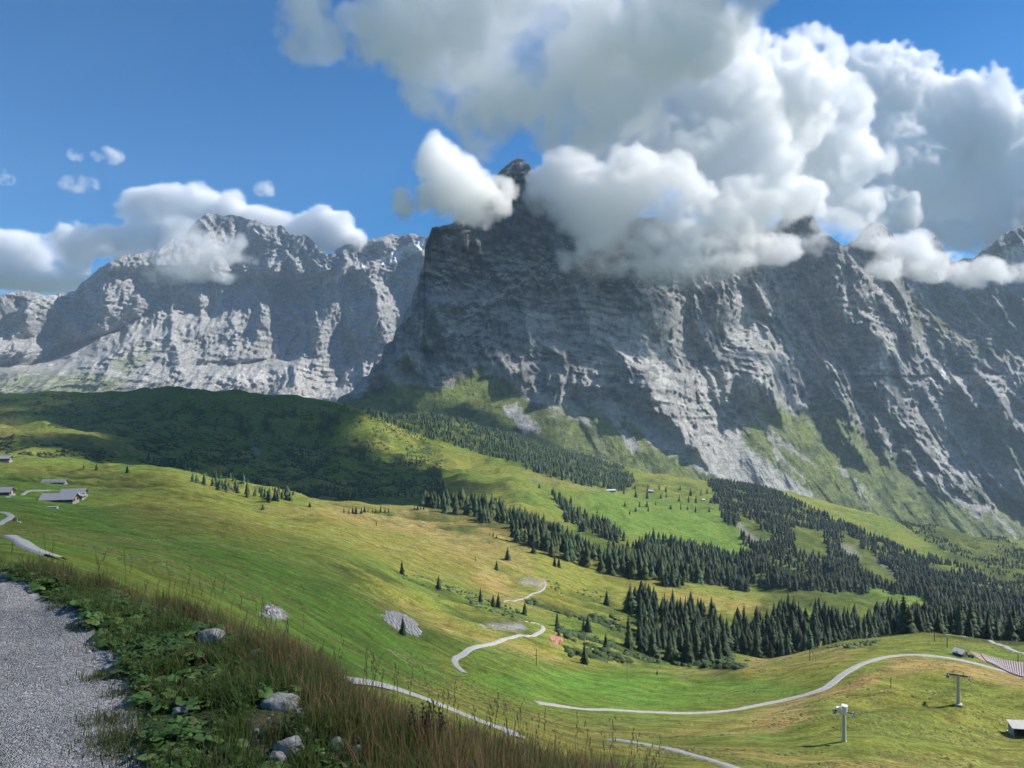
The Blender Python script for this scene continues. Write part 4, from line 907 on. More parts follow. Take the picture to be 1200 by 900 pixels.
# thin by spacing
cell = {}; sel = []
for i in idx:
    s = 7.0 if ty[i] < 900 else 7.4
    key = (int(tx[i] / s), int(ty[i] / s))
    if key in cell: continue
    cell[key] = 1; sel.append(i)
sel = np.array(sel); hts = r_.triangular(9, 21, 29, len(sel)) * (1 + 0.18 * tn[sel]) * np.where(ty[sel] > 1500, 0.82, 1.0)
hts *= np.where(np.isin(fam[sel], ['h', 'k']), 0.55, 1.0)
pix = hts / ty[sel] * F
score = pix + 30 * ((tu[sel] > -10) & (tu[sel] < 1210))
order = np.argsort(-score); nsolo = max(0, 296 - len(placed))
big = order[:nsolo]; rest = order[nsolo:]
print('trees', len(placed), 'single', len(sel), 'in woods; nearest pix', pix[big].min())
def zone_label(u, h):
    z = [(800, 'at the left end of the big wood, above the flat bright meadow'), (860, 'in the big wood just right of its left end'), (950, 'in the big wood left of the bright clearing'), (1020, 'in the big wood behind the bright clearing'),
         (1110, 'in the big wood behind the grassy crest'), (1160, 'in the big wood behind the small hut'), (9999, 'in the big wood at the right edge of the photo')]
    return ('tall spruce ' if h > 21 else 'shorter spruce ') + next(t for a, t in z if u < a)
for k in big:
    i = sel[k]; f = fam[i]
    spruce((tx[i], ty[i], tz[i]), hts[k], zone_label(tu[i], hts[k]) if f == 'f' else 'spruce in the ' + WL.get(f, 'shaded gully'), 'spruces of the ' + WL.get(f, 'shaded gully') + (', %d' % int(tu[i] // 60) if False else ''))
def low_crown(seed):
    r = np.random.default_rng(seed); V = []; Fc = []; C = []
    n = 7
    for (z0, z1, R) in ((0.03, 0.5, .2), (0.28, 0.74, .155), (0.52, 1.0, .105)):
        b = len(V); V.append((0, 0, z1)); C.append((.8,) * 3)
        for k in range(n):
            a = 6.283 * k / n + r.normal(0, .15); rr = R * r.uniform(.6, 1.3); V.append((rr * math.cos(a), rr * math.sin(a), z0 + r.uniform(-.05, .06))); s = r.uniform(.7, 1.35); C.append((s,) * 3)
        Fc += [(b, b + 1 + k, b + 1 + (k + 1) % n) for k in range(n)]
    return np.array(V), np.array(Fc), np.array(C)
LC = [low_crown(80 + i) for i in range(8)]
def mass(name, label, ks):
    VV, FF, CC, off = [], [], [], 0
    for k in ks:
        i = sel[k]; V_, F_, C_ = LC[k % 8]; a = (k * 2.4) % 6.28; h = hts[k]; w = h * (1.05 + 0.4 * ((k * 7) % 10) / 10)
        X_ = V_[:, 0] * math.cos(a) - V_[:, 1] * math.sin(a); Y_ = V_[:, 0] * math.sin(a) + V_[:, 1] * math.cos(a)
        VV.append(np.stack([X_ * w + tx[i], Y_ * w + ty[i], V_[:, 2] * h + tz[i] - 0.3], 1)); FF.append(F_ + off); CC.append(C_ * (0.6 + 0.85 * ((k * 13) % 17) / 17) * np.array([1 + .25 * math.sin(k * 1.7), 1, 1 - .15 * math.sin(k * 1.7)])); off += len(V_)
    if VV: tag(link(name, mesh_np(name, np.concatenate(VV), np.concatenate(FF), M_SPRUCE, False, {'Col': np.concatenate(CC)})), label, kind='stuff')
for key, lab in (('abk', 'dark spruce wood running down from the green ridge'), ('cd', 'long dark spruce wood in the valley'), ('ehg', 'wide dark wood below the rock wall'), ('f', 'deep dark wood behind the right meadow')):
    mass('spruce_wood', lab, [k for k in rest if fam[sel[k]] in key])

# alder and juniper scrub: low leafy lumps
def scrub(n, polys, smin, smax, seed, name, label, mat, x0=-900, x1=1400, y0=180, y1=2700, nthr=0.05):
    r = np.random.default_rng(seed)
    ly = np.exp(r.uniform(math.log(y0), math.log(y1), n)); uu_ = r.uniform(-20, 1220, n); x = (uu_ - 600) / F * ly; z = gz(x, ly); u, v = proj(x, ly, z)
    k = np.zeros(n, bool)
    for p in polys: k |= inpoly(u, v, p) > 0
    k &= (fbm(x / 45, ly / 45, 3, 801) > nthr)
    x, ly, z = x[k], ly[k], z[k]; m = len(x)
    ph = np.array([(0, 0, 1), (.9, 0, .35), (.28, .85, .4), (-.73, .5, .3), (-.7, -.55, .42), (.3, -.85, .3), (.6, .5, .75), (-.2, -.6, .8), (-.5, .35, .78)])
    fc = np.array([(0, 6, 8), (0, 8, 7), (0, 7, 6), (6, 1, 2), (6, 2, 8), (8, 2, 3), (8, 3, 4), (8, 4, 7), (7, 4, 5), (7, 5, 1), (7, 1, 6)])
    s = r.uniform(smin, smax, m); V = ph[None] * (1 + r.normal(0, .22, (m, 9, 1))) * s[:, None, None] * np.array([1, 1, .75]); V = V + np.stack([x, ly, z - 0.15 * s], 1)[:, None]
    Ff = fc[None] + (np.arange(m) * 9)[:, None, None]; C = np.repeat(r.uniform(.6, 1.5, (m, 1, 1)), 9, 1) * np.ones((1, 1, 3))
    if m: tag(link(name, mesh_np(name, V.reshape(-1, 3), Ff.reshape(-1, 3), mat, False, {'Col': C.reshape(-1, 3)})), label, kind='stuff'); print(name, m)
scrub(110000, [[(640, 742), (665, 735), (700, 745), (745, 750), (800, 765), (860, 768), (855, 778), (760, 776), (700, 778), (668, 770)], [(610, 700), (680, 716), (740, 728), (750, 745), (690, 735), (620, 715)], [(760, 640), (860, 655), (860, 680), (770, 672)],
              [(780, 770), (880, 775), (870, 785), (790, 780)]], 1.2, 3.6, 21, 'alder_scrub', 'leafy green alder scrub in the gully below the big wood', M_ALDER)
scrub(60000, [[(460, 668), (520, 682), (600, 712), (640, 722), (620, 730), (540, 708), (470, 682)], [(640, 680), (690, 690), (760, 712), (720, 712), (650, 694)], [(430, 470), (560, 500), (780, 550), (860, 600), (820, 600), (700, 560), (540, 540)],
              [(970, 758), (1030, 750), (1025, 757), (965, 763)], [(940, 758), (965, 752), (960, 762), (935, 764)]], 0.8, 2.0, 22, 'juniper_scrub', 'dark low juniper scrub along the folds of the slope', M_SPRUCE, nthr=-0.05)
scrub(90000, [[(40, 462), (430, 475), (520, 520), (515, 580), (340, 590), (210, 552), (120, 507), (40, 500)], [(0, 505), (200, 545), (160, 552), (0, 538)]], 1.2, 4.0, 23, 'dwarf_pine_scrub', 'dark scrub covering the shaded hill', M_SPRUCE, y0=1200, nthr=0.12)
scrub(20000, [[(1000, 560), (1100, 590), (1220, 640), (1220, 690), (1120, 650), (1020, 605)]], 2, 4.5, 24, 'dwarf_pine_scrub', 'scrub on the slope right under the wall', M_SPRUCE, y0=1200, y1=3100, nthr=-0.1)

def tussocks():
    r = np.random.default_rng(31); n = 70000
    ly = np.exp(r.uniform(math.log(120), math.log(950), n)); uu_ = r.uniform(-20, 1220, n); x = (uu_ - 600) / F * ly; z = gz(x, ly); u, v = proj(x, ly, z)
    dn = fbm((x + .9 * ly) / 60, (ly - .3 * x) / 16, 3, 861); k = (dn > .12) & (r.random(n) < .5 + .5 * smooth(.1, .5, dn)) & (inpoly(u, v, [(540, 790), (780, 780), (940, 806), (640, 824)]) < 0)
    for ln, w in TRACKLINES: k &= lmask(u, v, ln, 7, 1) < .5
    x, ly, z = x[k], ly[k], z[k]; m = len(x); s = r.uniform(.16, .5, m) * (1 + ly / 900)
    ph = np.array([(1, 0, 0), (.3, .95, 0), (-.8, .6, 0), (-.8, -.6, 0), (.3, -.95, 0), (0, 0, .8)]); fc = np.array([(0, 1, 5), (1, 2, 5), (2, 3, 5), (3, 4, 5), (4, 0, 5)])
    V = ph[None] * (1 + r.normal(0, .25, (m, 6, 1))) * s[:, None, None] * np.array([1.3, 1, .9]) + np.stack([x, ly, z - .06], 1)[:, None]
    q = r.random(m)[:, None]; C = np.array([(.10, .13, .035)]) * (1 - q) + np.array([(.19, .165, .06)]) * q; C = np.repeat(C[:, None], 6, 1) * np.array([.75] * 5 + [1.25])[None, :, None]
    m_, nt, b = new_mat('tussock_grass'); at = nd(nt, 'ShaderNodeAttribute', attribute_name='Col'); nt.links.new(at.outputs['Color'], b.inputs['Base Color'])
    tag(link('tussocks', mesh_np('tussocks', V.reshape(-1, 3), (fc[None] + (np.arange(m) * 6)[:, None, None]).reshape(-1, 3), m_, False, {'Col': C.reshape(-1, 3)})), 'coarse grass tussocks and low heath dotting the slopes', kind='stuff'); print('tussocks', m)
tussocks()

# ------------------------------------------------------------------ TRACKS
def track_mat():
    m, nt, b = new_mat('gravel_track'); v = mapping(nt)
    c = mixcol(nt, maprange(nt, noise(nt, v, 0.7, 8, 0.7), 0.35, 0.65, 0, 1), (0.29, 0.28, 0.26), (0.43, 0.415, 0.39))
    nt.links.new(c, b.inputs['Base Color']); return m
M_TRACK = track_mat()
def track(pts, w, name='track', ymin=40.0, lift=0.3):
    P = [hit(u, v, ymin) for u, v in pts]; P = np.array([p for p in P if p is not None])
    for _ in range(3):     # round the corners
        Q = [P[0]]
        for a, b in zip(P[:-1], P[1:]): Q += [a * .75 + b * .25, a * .25 + b * .75]
        Q.append(P[-1]); P = np.array(Q)
    T = np.gradient(P[:, :2], axis=0); T /= np.linalg.norm(T, axis=1, keepdims=True) + 1e-9; Nn = np.stack([-T[:, 1], T[:, 0]], 1)
    k = np.linspace(-1, 1, 7); V = []
    seg = np.concatenate([[0], np.cumsum(np.linalg.norm(np.diff(P[:, :2], axis=0), axis=1))])
    wob_ = 1 + 0.12 * n2(seg / 9, seg * 0 + len(pts), 901)
    XY = P[:, None, :2] + Nn[:, None, :] * (k[None, :, None] * w / 2 * wob_[:, None, None])
    Z = gz(XY[..., 0], XY[..., 1]) + lift
    Z = np.maximum(Z, Z.mean(1, keepdims=True) - 0.25)
    Z[:, 0] -= lift + 0.15; Z[:, -1] -= lift + 0.15
    V = np.concatenate([XY, Z[..., None]], -1).reshape(-1, 3)
    return tag(link(name, mesh_np(name, V, grid_faces(len(P), 7), M_TRACK, True)), kind='structure')
track([(400, 797), (420, 799), (440, 802), (470, 809), (500, 820), (530, 832), (560, 844), (590, 855), (610, 866)], 3.6, ymin=70)
track([(545, 789), (538, 784), (532, 777), (533, 771), (545, 765), (565, 757), (585, 750), (605, 747), (625, 744), (636, 740), (637, 735), (628, 729), (610, 726)], 2.8)
track([(627, 823), (655, 827), (700, 831), (760, 835), (810, 836), (850, 834), (885, 827), (920, 820), (950, 813), (968, 807), (978, 799), (990, 789), (1010, 778), (1035, 770), (1060, 767.5), (1085, 768), (1110, 771), (1150, 779), (1200, 791), (1240, 800)], 4.2, lift=0.2)
track([(715, 867), (745, 871), (780, 877), (815, 886), (850, 897), (880, 908)], 3.6, ymin=90)
track([(1106, 743.5), (1130, 746), (1150, 749), (1170, 756), (1200, 768), (1240, 780)], 3.6, lift=0.25)
track([(-40, 590), (0, 584), (18, 579), (50, 575.5), (88, 573)], 3.2)
track([(-30, 598), (0, 600), (10, 602), (14, 605), (9, 609), (-2, 613), (-40, 626)], 2.8, lift=0.15)
track([(12, 629), (24, 634), (34, 643), (50, 650), (64, 655)], 2.6, ymin=50)
track([(590, 706), (612, 702), (630, 694), (640, 687), (638, 681)], 1.6)

# ------------------------------------------------------------------ BUILDINGS AND FITTINGS
def box_vf(x0, x1, y0, y1, z0, z1):
    v = [(x, y, z) for z in (z0, z1) for x, y in ((x0, y0), (x1, y0), (x1, y1), (x0, y1))]
    return v, [(0, 3, 2, 1), (4, 5, 6, 7), (0, 1, 5, 4), (1, 2, 6, 5), (2, 3, 7, 6), (3, 0, 4, 7)]
class MB:
    def __init__(s): s.v = []; s.f = []
    def box(s, *a):
        v, f = box_vf(*a); b = len(s.v); s.v += v; s.f += [tuple(i + b for i in q) for q in f]; return s
    def slab(s, pts, th):
        """quad (4 points, counter-clockwise from above) with thickness th downwards"""
        b = len(s.v); s.v += [tuple(p) for p in pts] + [(p[0], p[1], p[2] - th) for p in pts]
        s.f += [(b, b + 1, b + 2, b + 3), (b + 7, b + 6, b + 5, b + 4)] + [(b + i, b + 4 + i, b + 4 + (i + 1) % 4, b + (i + 1) % 4) for i in range(4)]; return s
    def tube(s, p0, p1, r0, r1=None, n=10, cap=True):
        r1 = r0 if r1 is None else r1; p0 = Vector(p0); p1 = Vector(p1); d = (p1 - p0).normalized(); a = d.orthogonal().normalized(); c = d.cross(a); b = len(s.v)
        for p, r in ((p0, r0), (p1, r1)):
            for k in range(n): t = 6.28318 * k / n; s.v.append(tuple(p + a * math.cos(t) * r + c * math.sin(t) * r))
        for k in range(n): s.f.append((b + k, b + (k + 1) % n, b + n + (k + 1) % n, b + n + k))
        if cap: s.f += [tuple(b + n - 1 - k for k in range(n)), tuple(b + n + k for k in range(n))]
        return s
    def poly(s, pts): b = len(s.v); s.v += [tuple(p) for p in pts]; s.f.append(tuple(range(b, b + len(pts)))); return s
    def build(s, name, mat, parent=None, smooth_=False):
        me = bpy.data.meshes.new(name); me.from_pydata(s.v, [], s.f); me.materials.append(mat); me.update()
        return link(name, me, parent)
M_SHINGLE = simple_mat('weathered_grey_roof', (0.32, 0.32, 0.33), 0.8, 0.2, 1.2)
M_WHITEROOF = simple_mat('pale_metal_roof', (0.70, 0.70, 0.68), 0.5, 0.1, 1.0)
M_WOOD = simple_mat('dark_old_timber', (0.085, 0.062, 0.045), 0.9, 0.35, 2.0)
M_STONE = simple_mat('stone_plinth', (0.34, 0.33, 0.31), 0.95, 0.25, 1.5)
M_PALEWOOD = simple_mat('fresh_boards', (0.55, 0.42, 0.26), 0.8, 0.15, 3)
M_REDWOOD = simple_mat('red_brown_boards', (0.50, 0.20, 0.11), 0.8, 0.15, 3)
M_GLASS = simple_mat('dark_window', (0.03, 0.035, 0.04), 0.15, 0.1, 1)
M_DARK = simple_mat('dark_interior', (0.02, 0.017, 0.015), 0.9, 0.1, 1)
M_STEEL = simple_mat('galvanised_steel', (0.55, 0.56, 0.57), 0.45, 0.12, 1.5, 0.3)
M_WSTEEL = simple_mat('white_painted_steel', (0.78, 0.78, 0.76), 0.5, 0.08, 1.5)
M_DSTEEL = simple_mat('dark_steel', (0.10, 0.105, 0.11), 0.5, 0.12, 2, 0.3)
M_CONC = simple_mat('concrete', (0.50, 0.49, 0.46), 0.9, 0.15, 1.5)
M_EARTH = simple_mat('red_brown_earth', (0.33, 0.235, 0.205), 0.95, 0.3, 0.6)
M_PANEL = simple_mat('pale_panel', (0.38, 0.32, 0.315), 0.7, 0.2, 1.0)

def barn(u, v, L, W, H, rise, rotdeg, label, roofmat=None, wallmat=None, name='barn', cat='barn', windows=3, group=None, over=0.9, sink=1.2, plinth=True, ymin=40):
    """gabled building: ridge along local x; (u, v) is the middle of its foot"""
    p = hit(u, v, ymin); e = empty(name, tuple(p), math.radians(rotdeg)); roofmat = roofmat or M_SHINGLE; wallmat = wallmat or M_WOOD
    a, b = L / 2, W / 2
    w = MB(); w.poly([(-a, -b, 0.6), (a, -b, 0.6), (a, -b, H), (-a, -b, H)]); w.poly([(a, b, 0.6), (-a, b, 0.6), (-a, b, H), (a, b, H)])
    w.poly([(a, -b, 0.6), (a, b, 0.6), (a, b, H), (a, 0, H + rise), (a, -b, H)]); w.poly([(-a, b, 0.6), (-a, -b, 0.6), (-a, -b, H), (-a, 0, H + rise), (-a, b, H)])
    w.build('wall', wallmat, e)
    MB().box(-a - .1, a + .1, -b - .1, b + .1, -sink * 2, 0.62).build('plinth', M_STONE, e)
    rf = empty('roof', (0, 0, 0)); rf.parent = e
    s = rise / b; ox = over; o = over
    MB().slab([(-a - ox, -b - o, H - o * s + .12), (a + ox, -b - o, H - o * s + .12), (a + ox, -0.003, H + rise + .12), (-a - ox, -0.003, H + rise + .12)], 0.22).build('roof_slope', roofmat, rf)
    MB().slab([(-a - ox, 0.003, H + rise + .12), (a + ox, 0.003, H + rise + .12), (a + ox, b + o, H - o * s + .12), (-a - ox, b + o, H - o * s + .12)], 0.22).build('roof_slope', roofmat, rf)
    for k in range(windows):
        x = -a + (k + 1) * L / (windows + 1); f = MB().box(x - .75, x + .75, -b - .1, -b + .02, 1.5, 2.7).build('window', M_PALEWOOD, e)
        MB().box(x - .62, x + .62, -b - .14, -b - .1, 1.62, 2.58).build('pane', M_GLASS, f)
    d = MB().box(a - .02, a + .1, -1.1, 1.1, 0.62, 2.9).build('door', M_PALEWOOD, e)
    return tag(e, label, cat, group)
barn(70, 588, 20, 13, 2.6, 3.2, 12, 'large barn with a broad grey roof, front one of the joined pair')
barn(87, 581, 17, 11, 2.8, 3.1, 14, 'barn with a grey roof joined behind the large front barn', windows=2)
barn(92, 584, 9, 8, 2.6, 2.2, 100, 'small grey roofed side wing on the right of the barn pair', name='barn_wing', windows=1)
MB_p = hit(66, 590)
barn(64, 567, 20, 8, 2.2, 2.2, 6, 'long low barn with a grey roof behind the barn pair', windows=4)
barn(2, 580, 14, 9, 3.0, 2.6, 8, 'grey roofed barn cut by the left edge of the photo', windows=2)
barn(3, 540, 17, 9, 3.2, 2.8, 10, 'far small cabin on the left edge below the dark trees', windows=2)
barn(715, 575.5, 27, 9, 2.6, 2.2, 4, 'long white roofed barn beside the far wood', M_WHITEROOF, windows=3)
barn(763, 577, 14, 10, 4.5, 3.4, -20, 'far chalet with a white roof among small spruces', M_WHITEROOF, windows=2)
barn(824, 586.5, 8, 6, 2.6, 2.0, 10, 'tiny white roofed hut on the far pasture', M_WHITEROOF, windows=1)
barn(1125, 769, 4.6, 4.4, 2.3, 1.3, -62, 'small dark hut with a pale roof beside the striped plot', M_WHITEROOF, windows=1, over=.5, sink=.6, name='hut', cat='hut')
# terrace of pale slabs before the barn pair
tp = hit(58, 594)
t = MB(); t.box(-4, 4, -1.2, 1.2, -1.5, 0.2); o = t.build('terrace', M_CONC); o.location = tp; o.rotation_euler = (0, 0, math.radians(10)); tag(o, 'pale narrow terrace slab in front of the large barn', 'terrace')

# open shelter on the right edge
def shelter():
    p = hit(1196, 861); e = empty('shelter', tuple(p), math.radians(-8))
    r = MB(); r.slab([(-3.6, -2.6, 3.0), (4.8, -2.6, 3.0), (4.8, 2.8, 3.7), (-3.2, 2.8, 3.7)], 0.2); r.build('roof', M_CONC, e)
    MB().box(-2.6, 4.6, 2.2, 2.4, -1.6, 3.4).build('back_wall', M_WOOD, e)
    MB().box(4.4, 4.6, -2.2, 2.2, -1.6, 3.3).build('side_wall', M_WOOD, e)
    for x in (-2.5, 1.0):
        MB().box(x - .13, x + .13, -2.3, -2.04, -2.0, 3.05).build('post', M_WOOD, e)
    MB().box(-2.7, -2.5, -1.0, 1.6, -1.5, 2.6).build('side_board', M_CONC, e)
    MB().box(-3.0, 4.9, -3.0, 3.0, -2.4, 0.08).build('floor', M_CONC, e)
    MB().box(-1.6, 4.0, -1.0, 1.6, 0.1, 1.1).build('bench_stack', M_DARK, e)
    tag(e, 'open timber shelter with a pale flat roof on the right edge', 'shelter')
shelter()

# boards standing by the left hairpin
def boards():
    p = hit(18, 612, 60); e = empty('board_stand', tuple(p), 0.2)
    MB().box(-.75, .05, -.1, .1, .2, 1.45).build('board', M_REDWOOD, e)
    MB().box(.2, .62, -.15, .12, .2, 1.6).build('board', M_PALEWOOD, e)['label'] = 'pale narrow board'
    b = MB(); b.box(-1.7, 1.6, -.5, .6, -.4, .16); b.build('base', M_PALEWOOD, e)
    tag(e, 'two orange and pale boards standing on a base beside the hairpin', 'board stand'); e.scale = (1.0,) * 3
boards()

# cable lift pylons
def pylon_near():
    p = hit(989, 869); s = 43 * p[1] / F / 12.0; e = empty('lift_pylon', tuple(p), math.radians(-28)); e.scale = (s,) * 3
    MB().tube((0, 0, -1), (0, 0, 9.4), 0.72, 0.6, 14).build('mast', M_WSTEEL, e)
    MB().box(-.8, .8, -.8, .8, -1.4, 0.12).build('footing', M_CONC, e)
    hd_ = MB(); hd_.box(-1.9, .9, -1.0, 1.0, 9.3, 10.3); hd_.box(-.5, .9, -.95, .95, 10.3, 11.6); hd_.box(-2.3, -.9, -.8, .8, 10.3, 10.95); hd_.build('head_housing', M_WSTEEL, e)
    MB().slab([(-.7, -1.15, 11.95), (1.1, -1.15, 11.75), (1.1, 1.15, 11.75), (-.7, 1.15, 11.95)], .18).build('housing_lid', M_WHITEROOF, e)
    MB().box(-3.4, 3.2, -.16, .16, 9.5, 9.85).build('cross_arm', M_DSTEEL, e)
    for x in (-3.1, 2.6):
        sv = MB(); sv.box(x - .12, x + .12, -1.5, 1.5, 9.1, 9.3); so = sv.build('sheave_train', M_DSTEEL, e)
        for k in range(4): MB().tube((x - .14, -1.14 + .76 * k, 9.45), (x + .14, -1.14 + .76 * k, 9.45), .34, None, 10).build('sheave', M_STEEL, so)
    for x in (-3.1, 2.6):
        w = MB(); y = -2.3
        w.tube((x + .45, -1.5, 9.95), (x + .45, 1.5, 9.95), .05, None, 6); w.tube((x + .45, -1.5, 9.2), (x + .45, -1.5, 9.95), .05, None, 6); w.tube((x + .45, 1.5, 9.2), (x + .45, 1.5, 9.95), .05, None, 6); w.box(x + .2, x + .75, -1.5, 1.5, 9.12, 9.2); w.build('walkway', M_DSTEEL, e)
    ld = MB()
    for k in range(14): ld.tube((-.22, -.72, .8 + .6 * k), (.22, -.72, .8 + .6 * k), .03, None, 5)
    ld.tube((-.22, -.72, .4), (-.22, -.72, 9.2), .035, None, 5); ld.tube((.22, -.72, .4), (.22, -.72, 9.2), .035, None, 5); ld.build('ladder', M_DSTEEL, e)
    tag(e, 'near grey lift pylon with a white boxed head', 'pylon')
def pylon_far():
    p = hit(1123, 825.5); s = 40 * p[1] / F / 12.0; e = empty('lift_pylon', tuple(p), math.radians(-28)); e.scale = (s,) * 3
    MB().tube((0, 0, -1), (0, 0, 10.2), 0.62, 0.5, 14).build('mast', M_CONC, e)
    MB().box(-1.2, 1.2, -1.2, 1.2, -1.4, 0.3).build('footing', M_CONC, e)
    MB().box(-3.4, 3.4, -.2, .2, 10.0, 10.5).build('cross_arm', M_DSTEEL, e)
    for x in (-3.0, 3.0):
        so = MB().box(x - .12, x + .12, -1.7, 1.7, 9.6, 9.85).build('sheave_train', M_DSTEEL, e)
        for k in range(4): MB().tube((x - .16, -1.26 + .84 * k, 10.02), (x + .16, -1.26 + .84 * k, 10.02), .36, None, 10).build('sheave', M_STEEL, so)
    g = MB(); g.tube((-1.6, 0, 10.4), (-1.6, 0, 12.0), .09, None, 6); g.tube((1.6, 0, 10.4), (1.6, 0, 11.6), .09, None, 6); g.tube((-1.6, 0, 11.9), (1.6, 0, 11.5), .07, None, 6); g.tube((-2.4, 0, 11.2), (-.8, 0, 11.3), .06, None, 6); g.build('top_frame', M_DSTEEL, e)
    for x in (-3.4, 3.4): MB().box(x - .35, x + .35, -1.6, 1.6, 9.35, 9.45).build('walkway', M_DSTEEL, e)
    tag(e, 'farther slender grey lift pylon with an open frame on top', 'pylon')
pylon_near(); pylon_far()

# wooden poles in the meadow
for u, v, hp, lab, stay in [(949, 774, 20, 'dark wooden pole with a slanting stay in the meadow before the wood', True), (1044, 806, 13, 'thin pole on the dry slope of the knoll', False), (1110, 759, 13, 'thin pole on the crest left of the small hut', False),
                            (1095, 751, 10, 'thin pole on the crest far left of the small hut', False), (628.5, 780, 20, 'dark pole on the slope below the winding track', False), (735, 797, 24, 'tall pale pole at the edge of the flat bright meadow', False),
                            (773, 778, 17, 'pale pole standing before the big wood', False), (1193, 776, 10, 'thin pole behind the striped plot', False), (441, 616, 6, 'tiny pole on the golden field', False), (529, 594, 7, 'tiny pole at the edge of the golden field', False), (557, 658, 7, 'tiny pole on the golden slope', False)]:
    p = hit(u, v)
    if p is None: continue
    h = hp * p[1] / F; e = empty('pole', tuple(p)); r = 0.0004 * p[1] + 0.02
    MB().tube((0, 0, -.4), (0, 0, h), r * 1.1, r * .8, 8).build('shaft', M_STONE if 'pale' in lab else M_WOOD, e)
    MB().tube((0, 0, h), (0, 0, h + .12), r, r * .5, 8).build('cap', M_STEEL, e)
    if stay: MB().tube((0, 0, h * .75), (h * .42, 0, -.2), r * .5, None, 6).build('stay', M_WOOD, e)
    tag(e, lab, 'pole')

# the striped plot: reddish ground with rows of pale panels
def plot():
    A, B, C, D = (hit(*q) for q in ((1134, 762), (1146, 772), (1214, 799), (1214, 777)))
    n, m = 40, 12
    G = np.array([[(A * (1 - j / m) + B * j / m) * (1 - i / n) + (D * (1 - j / m) + C * j / m) * i / n for j in range(m + 1)] for i in range(n + 1)])
    G[..., 2] = gz(G[..., 0], G[..., 1]) + 0.25; G[0, :, 2] -= .5; G[-1, :, 2] -= .5; G[:, 0, 2] -= .5; G[:, -1, 2] -= .5
    tag(link('earth_plot', mesh_np('earth_plot', G.reshape(-1, 3), grid_faces(n + 1, m + 1), M_EARTH)), kind='structure')
    e = empty('panel_rows', tuple(G[n // 2, m // 2])); c = G[n // 2, m // 2]
    for k in range(22):
        t = 0.2 + 0.78 * k / 21; i = t * n; i0 = int(i); f = i - i0; i1 = min(i0 + 1, n)
        L_ = G[i0] * (1 - f) + G[i1] * f; d = (D - A) / np.linalg.norm(D - A) * 0.36
        V = []
        for j in range(1, m):
            q = L_[j] - c; zz = gz(L_[j][0], L_[j][1]) - c[2]
            V += [(q[0] - d[0], q[1] - d[1], zz + .32), (q[0] + d[0], q[1] + d[1], zz + .32), (q[0] + d[0], q[1] + d[1], zz + .75), (q[0] - d[0], q[1] - d[1], zz + .55)]
        Fc = []
        for j in range(m - 2):
            b = 4 * j
            for s in range(4): Fc.append((b + s, b + (s + 1) % 4, b + 4 + (s + 1) % 4, b + 4 + s))
        link('panel', mesh_np('panel', V, Fc, M_PANEL), e)
    tag(e, 'rows of pale low panels laid across the reddish plot', 'panel rows')
plot()
# dark vehicle-like trailer beside the hut
def trailer():
    p = hit(1137, 770.5); e = empty('trailer', tuple(p), math.radians(-22))
    MB().box(-1.7, 1.7, -.8, .8, .45, 1.25).build('body', M_DSTEEL, e); MB().box(-1.75, 1.75, -.85, .85, 1.25, 1.36).build('cover', M_WOOD, e)
    for x in (-.7, .7):
        for y in (-.85, .85): MB().tube((x, y - .1, .38), (x, y + .1, .38), .38, None, 12).build('wheel', M_DARK, e)
    MB().tube((1.7, 0, .5), (2.8, 0, .35), .06, None, 6).build('drawbar', M_DSTEEL, e)
    tag(e, 'low dark trailer parked right of the small hut', 'trailer')
trailer()

# bare rock slabs, boulders
def rock_mesh(seed, rx, ry, rz, lay=0.0, mat=None, sub=3, name='rock'):
    bm_ = __import__('bmesh').new(); __import__('bmesh').ops.create_icosphere(bm_, subdivisions=sub, radius=1)
    co = np.array([v.co[:] for v in bm_.verts]); fc = np.array([[v.index for v in f.verts] for f in bm_.faces]); bm_.free()
    f = fbm(co[:, 0] * 1.3 + seed, co[:, 1] * 1.3 + co[:, 2] * .9, 4, 950 + seed); g = ridged(co[:, 0] * 1.1 + co[:, 2], co[:, 1] * 1.1 - seed, 3, 970 + seed)
    co = co * (1 + .26 * f + .2 * (g - 1) + .05 * fbm(co[:, 0] * 5 + seed, co[:, 1] * 5 + co[:, 2] * 4, 3, 990))[:, None]
    co = np.sign(co) * np.abs(co) ** 0.82
    if lay: q = np.round((co[:, 2] + .25 * co[:, 0]) * lay) / lay - .25 * co[:, 0]; co[:, 2] = co[:, 2] * .35 + q * .65
    return mesh_np(name, co * [rx, ry, rz], fc, mat or M_BOULDER, False)
M_BOULDER, _nt, _b = new_mat('pale_lichened_rock')
_v = mapping(_nt); _n = noise(_nt, _v, 9, 9, 0.7, .5); _c = mixcol(_nt, maprange(_nt, _n, .35, .65, 0, 1), (0.17, 0.165, 0.15), (0.46, 0.45, 0.42)); _nt.links.new(_c, _b.inputs['Base Color']); bump(_nt, _b, _n, .7, .02)
M_SLAB, _nt, _b = new_mat('striped_rock_slab')
_v = mapping(_nt, (1, 1, 1), (0, 0, math.radians(-28))); _w = nd(_nt, 'ShaderNodeTexWave'); _w.inputs['Scale'].default_value = .2; _w.inputs['Distortion'].default_value = 13; _w.inputs['Detail'].default_value = 9; _nt.links.new(_v, _w.inputs['Vector'])
_c = mixcol(_nt, _w.outputs['Fac'], (0.19, 0.185, 0.175), (0.40, 0.39, 0.37)); _nt.links.new(_c, _b.inputs['Base Color']); bump(_nt, _b, _w.outputs['Fac'], .8, .4)
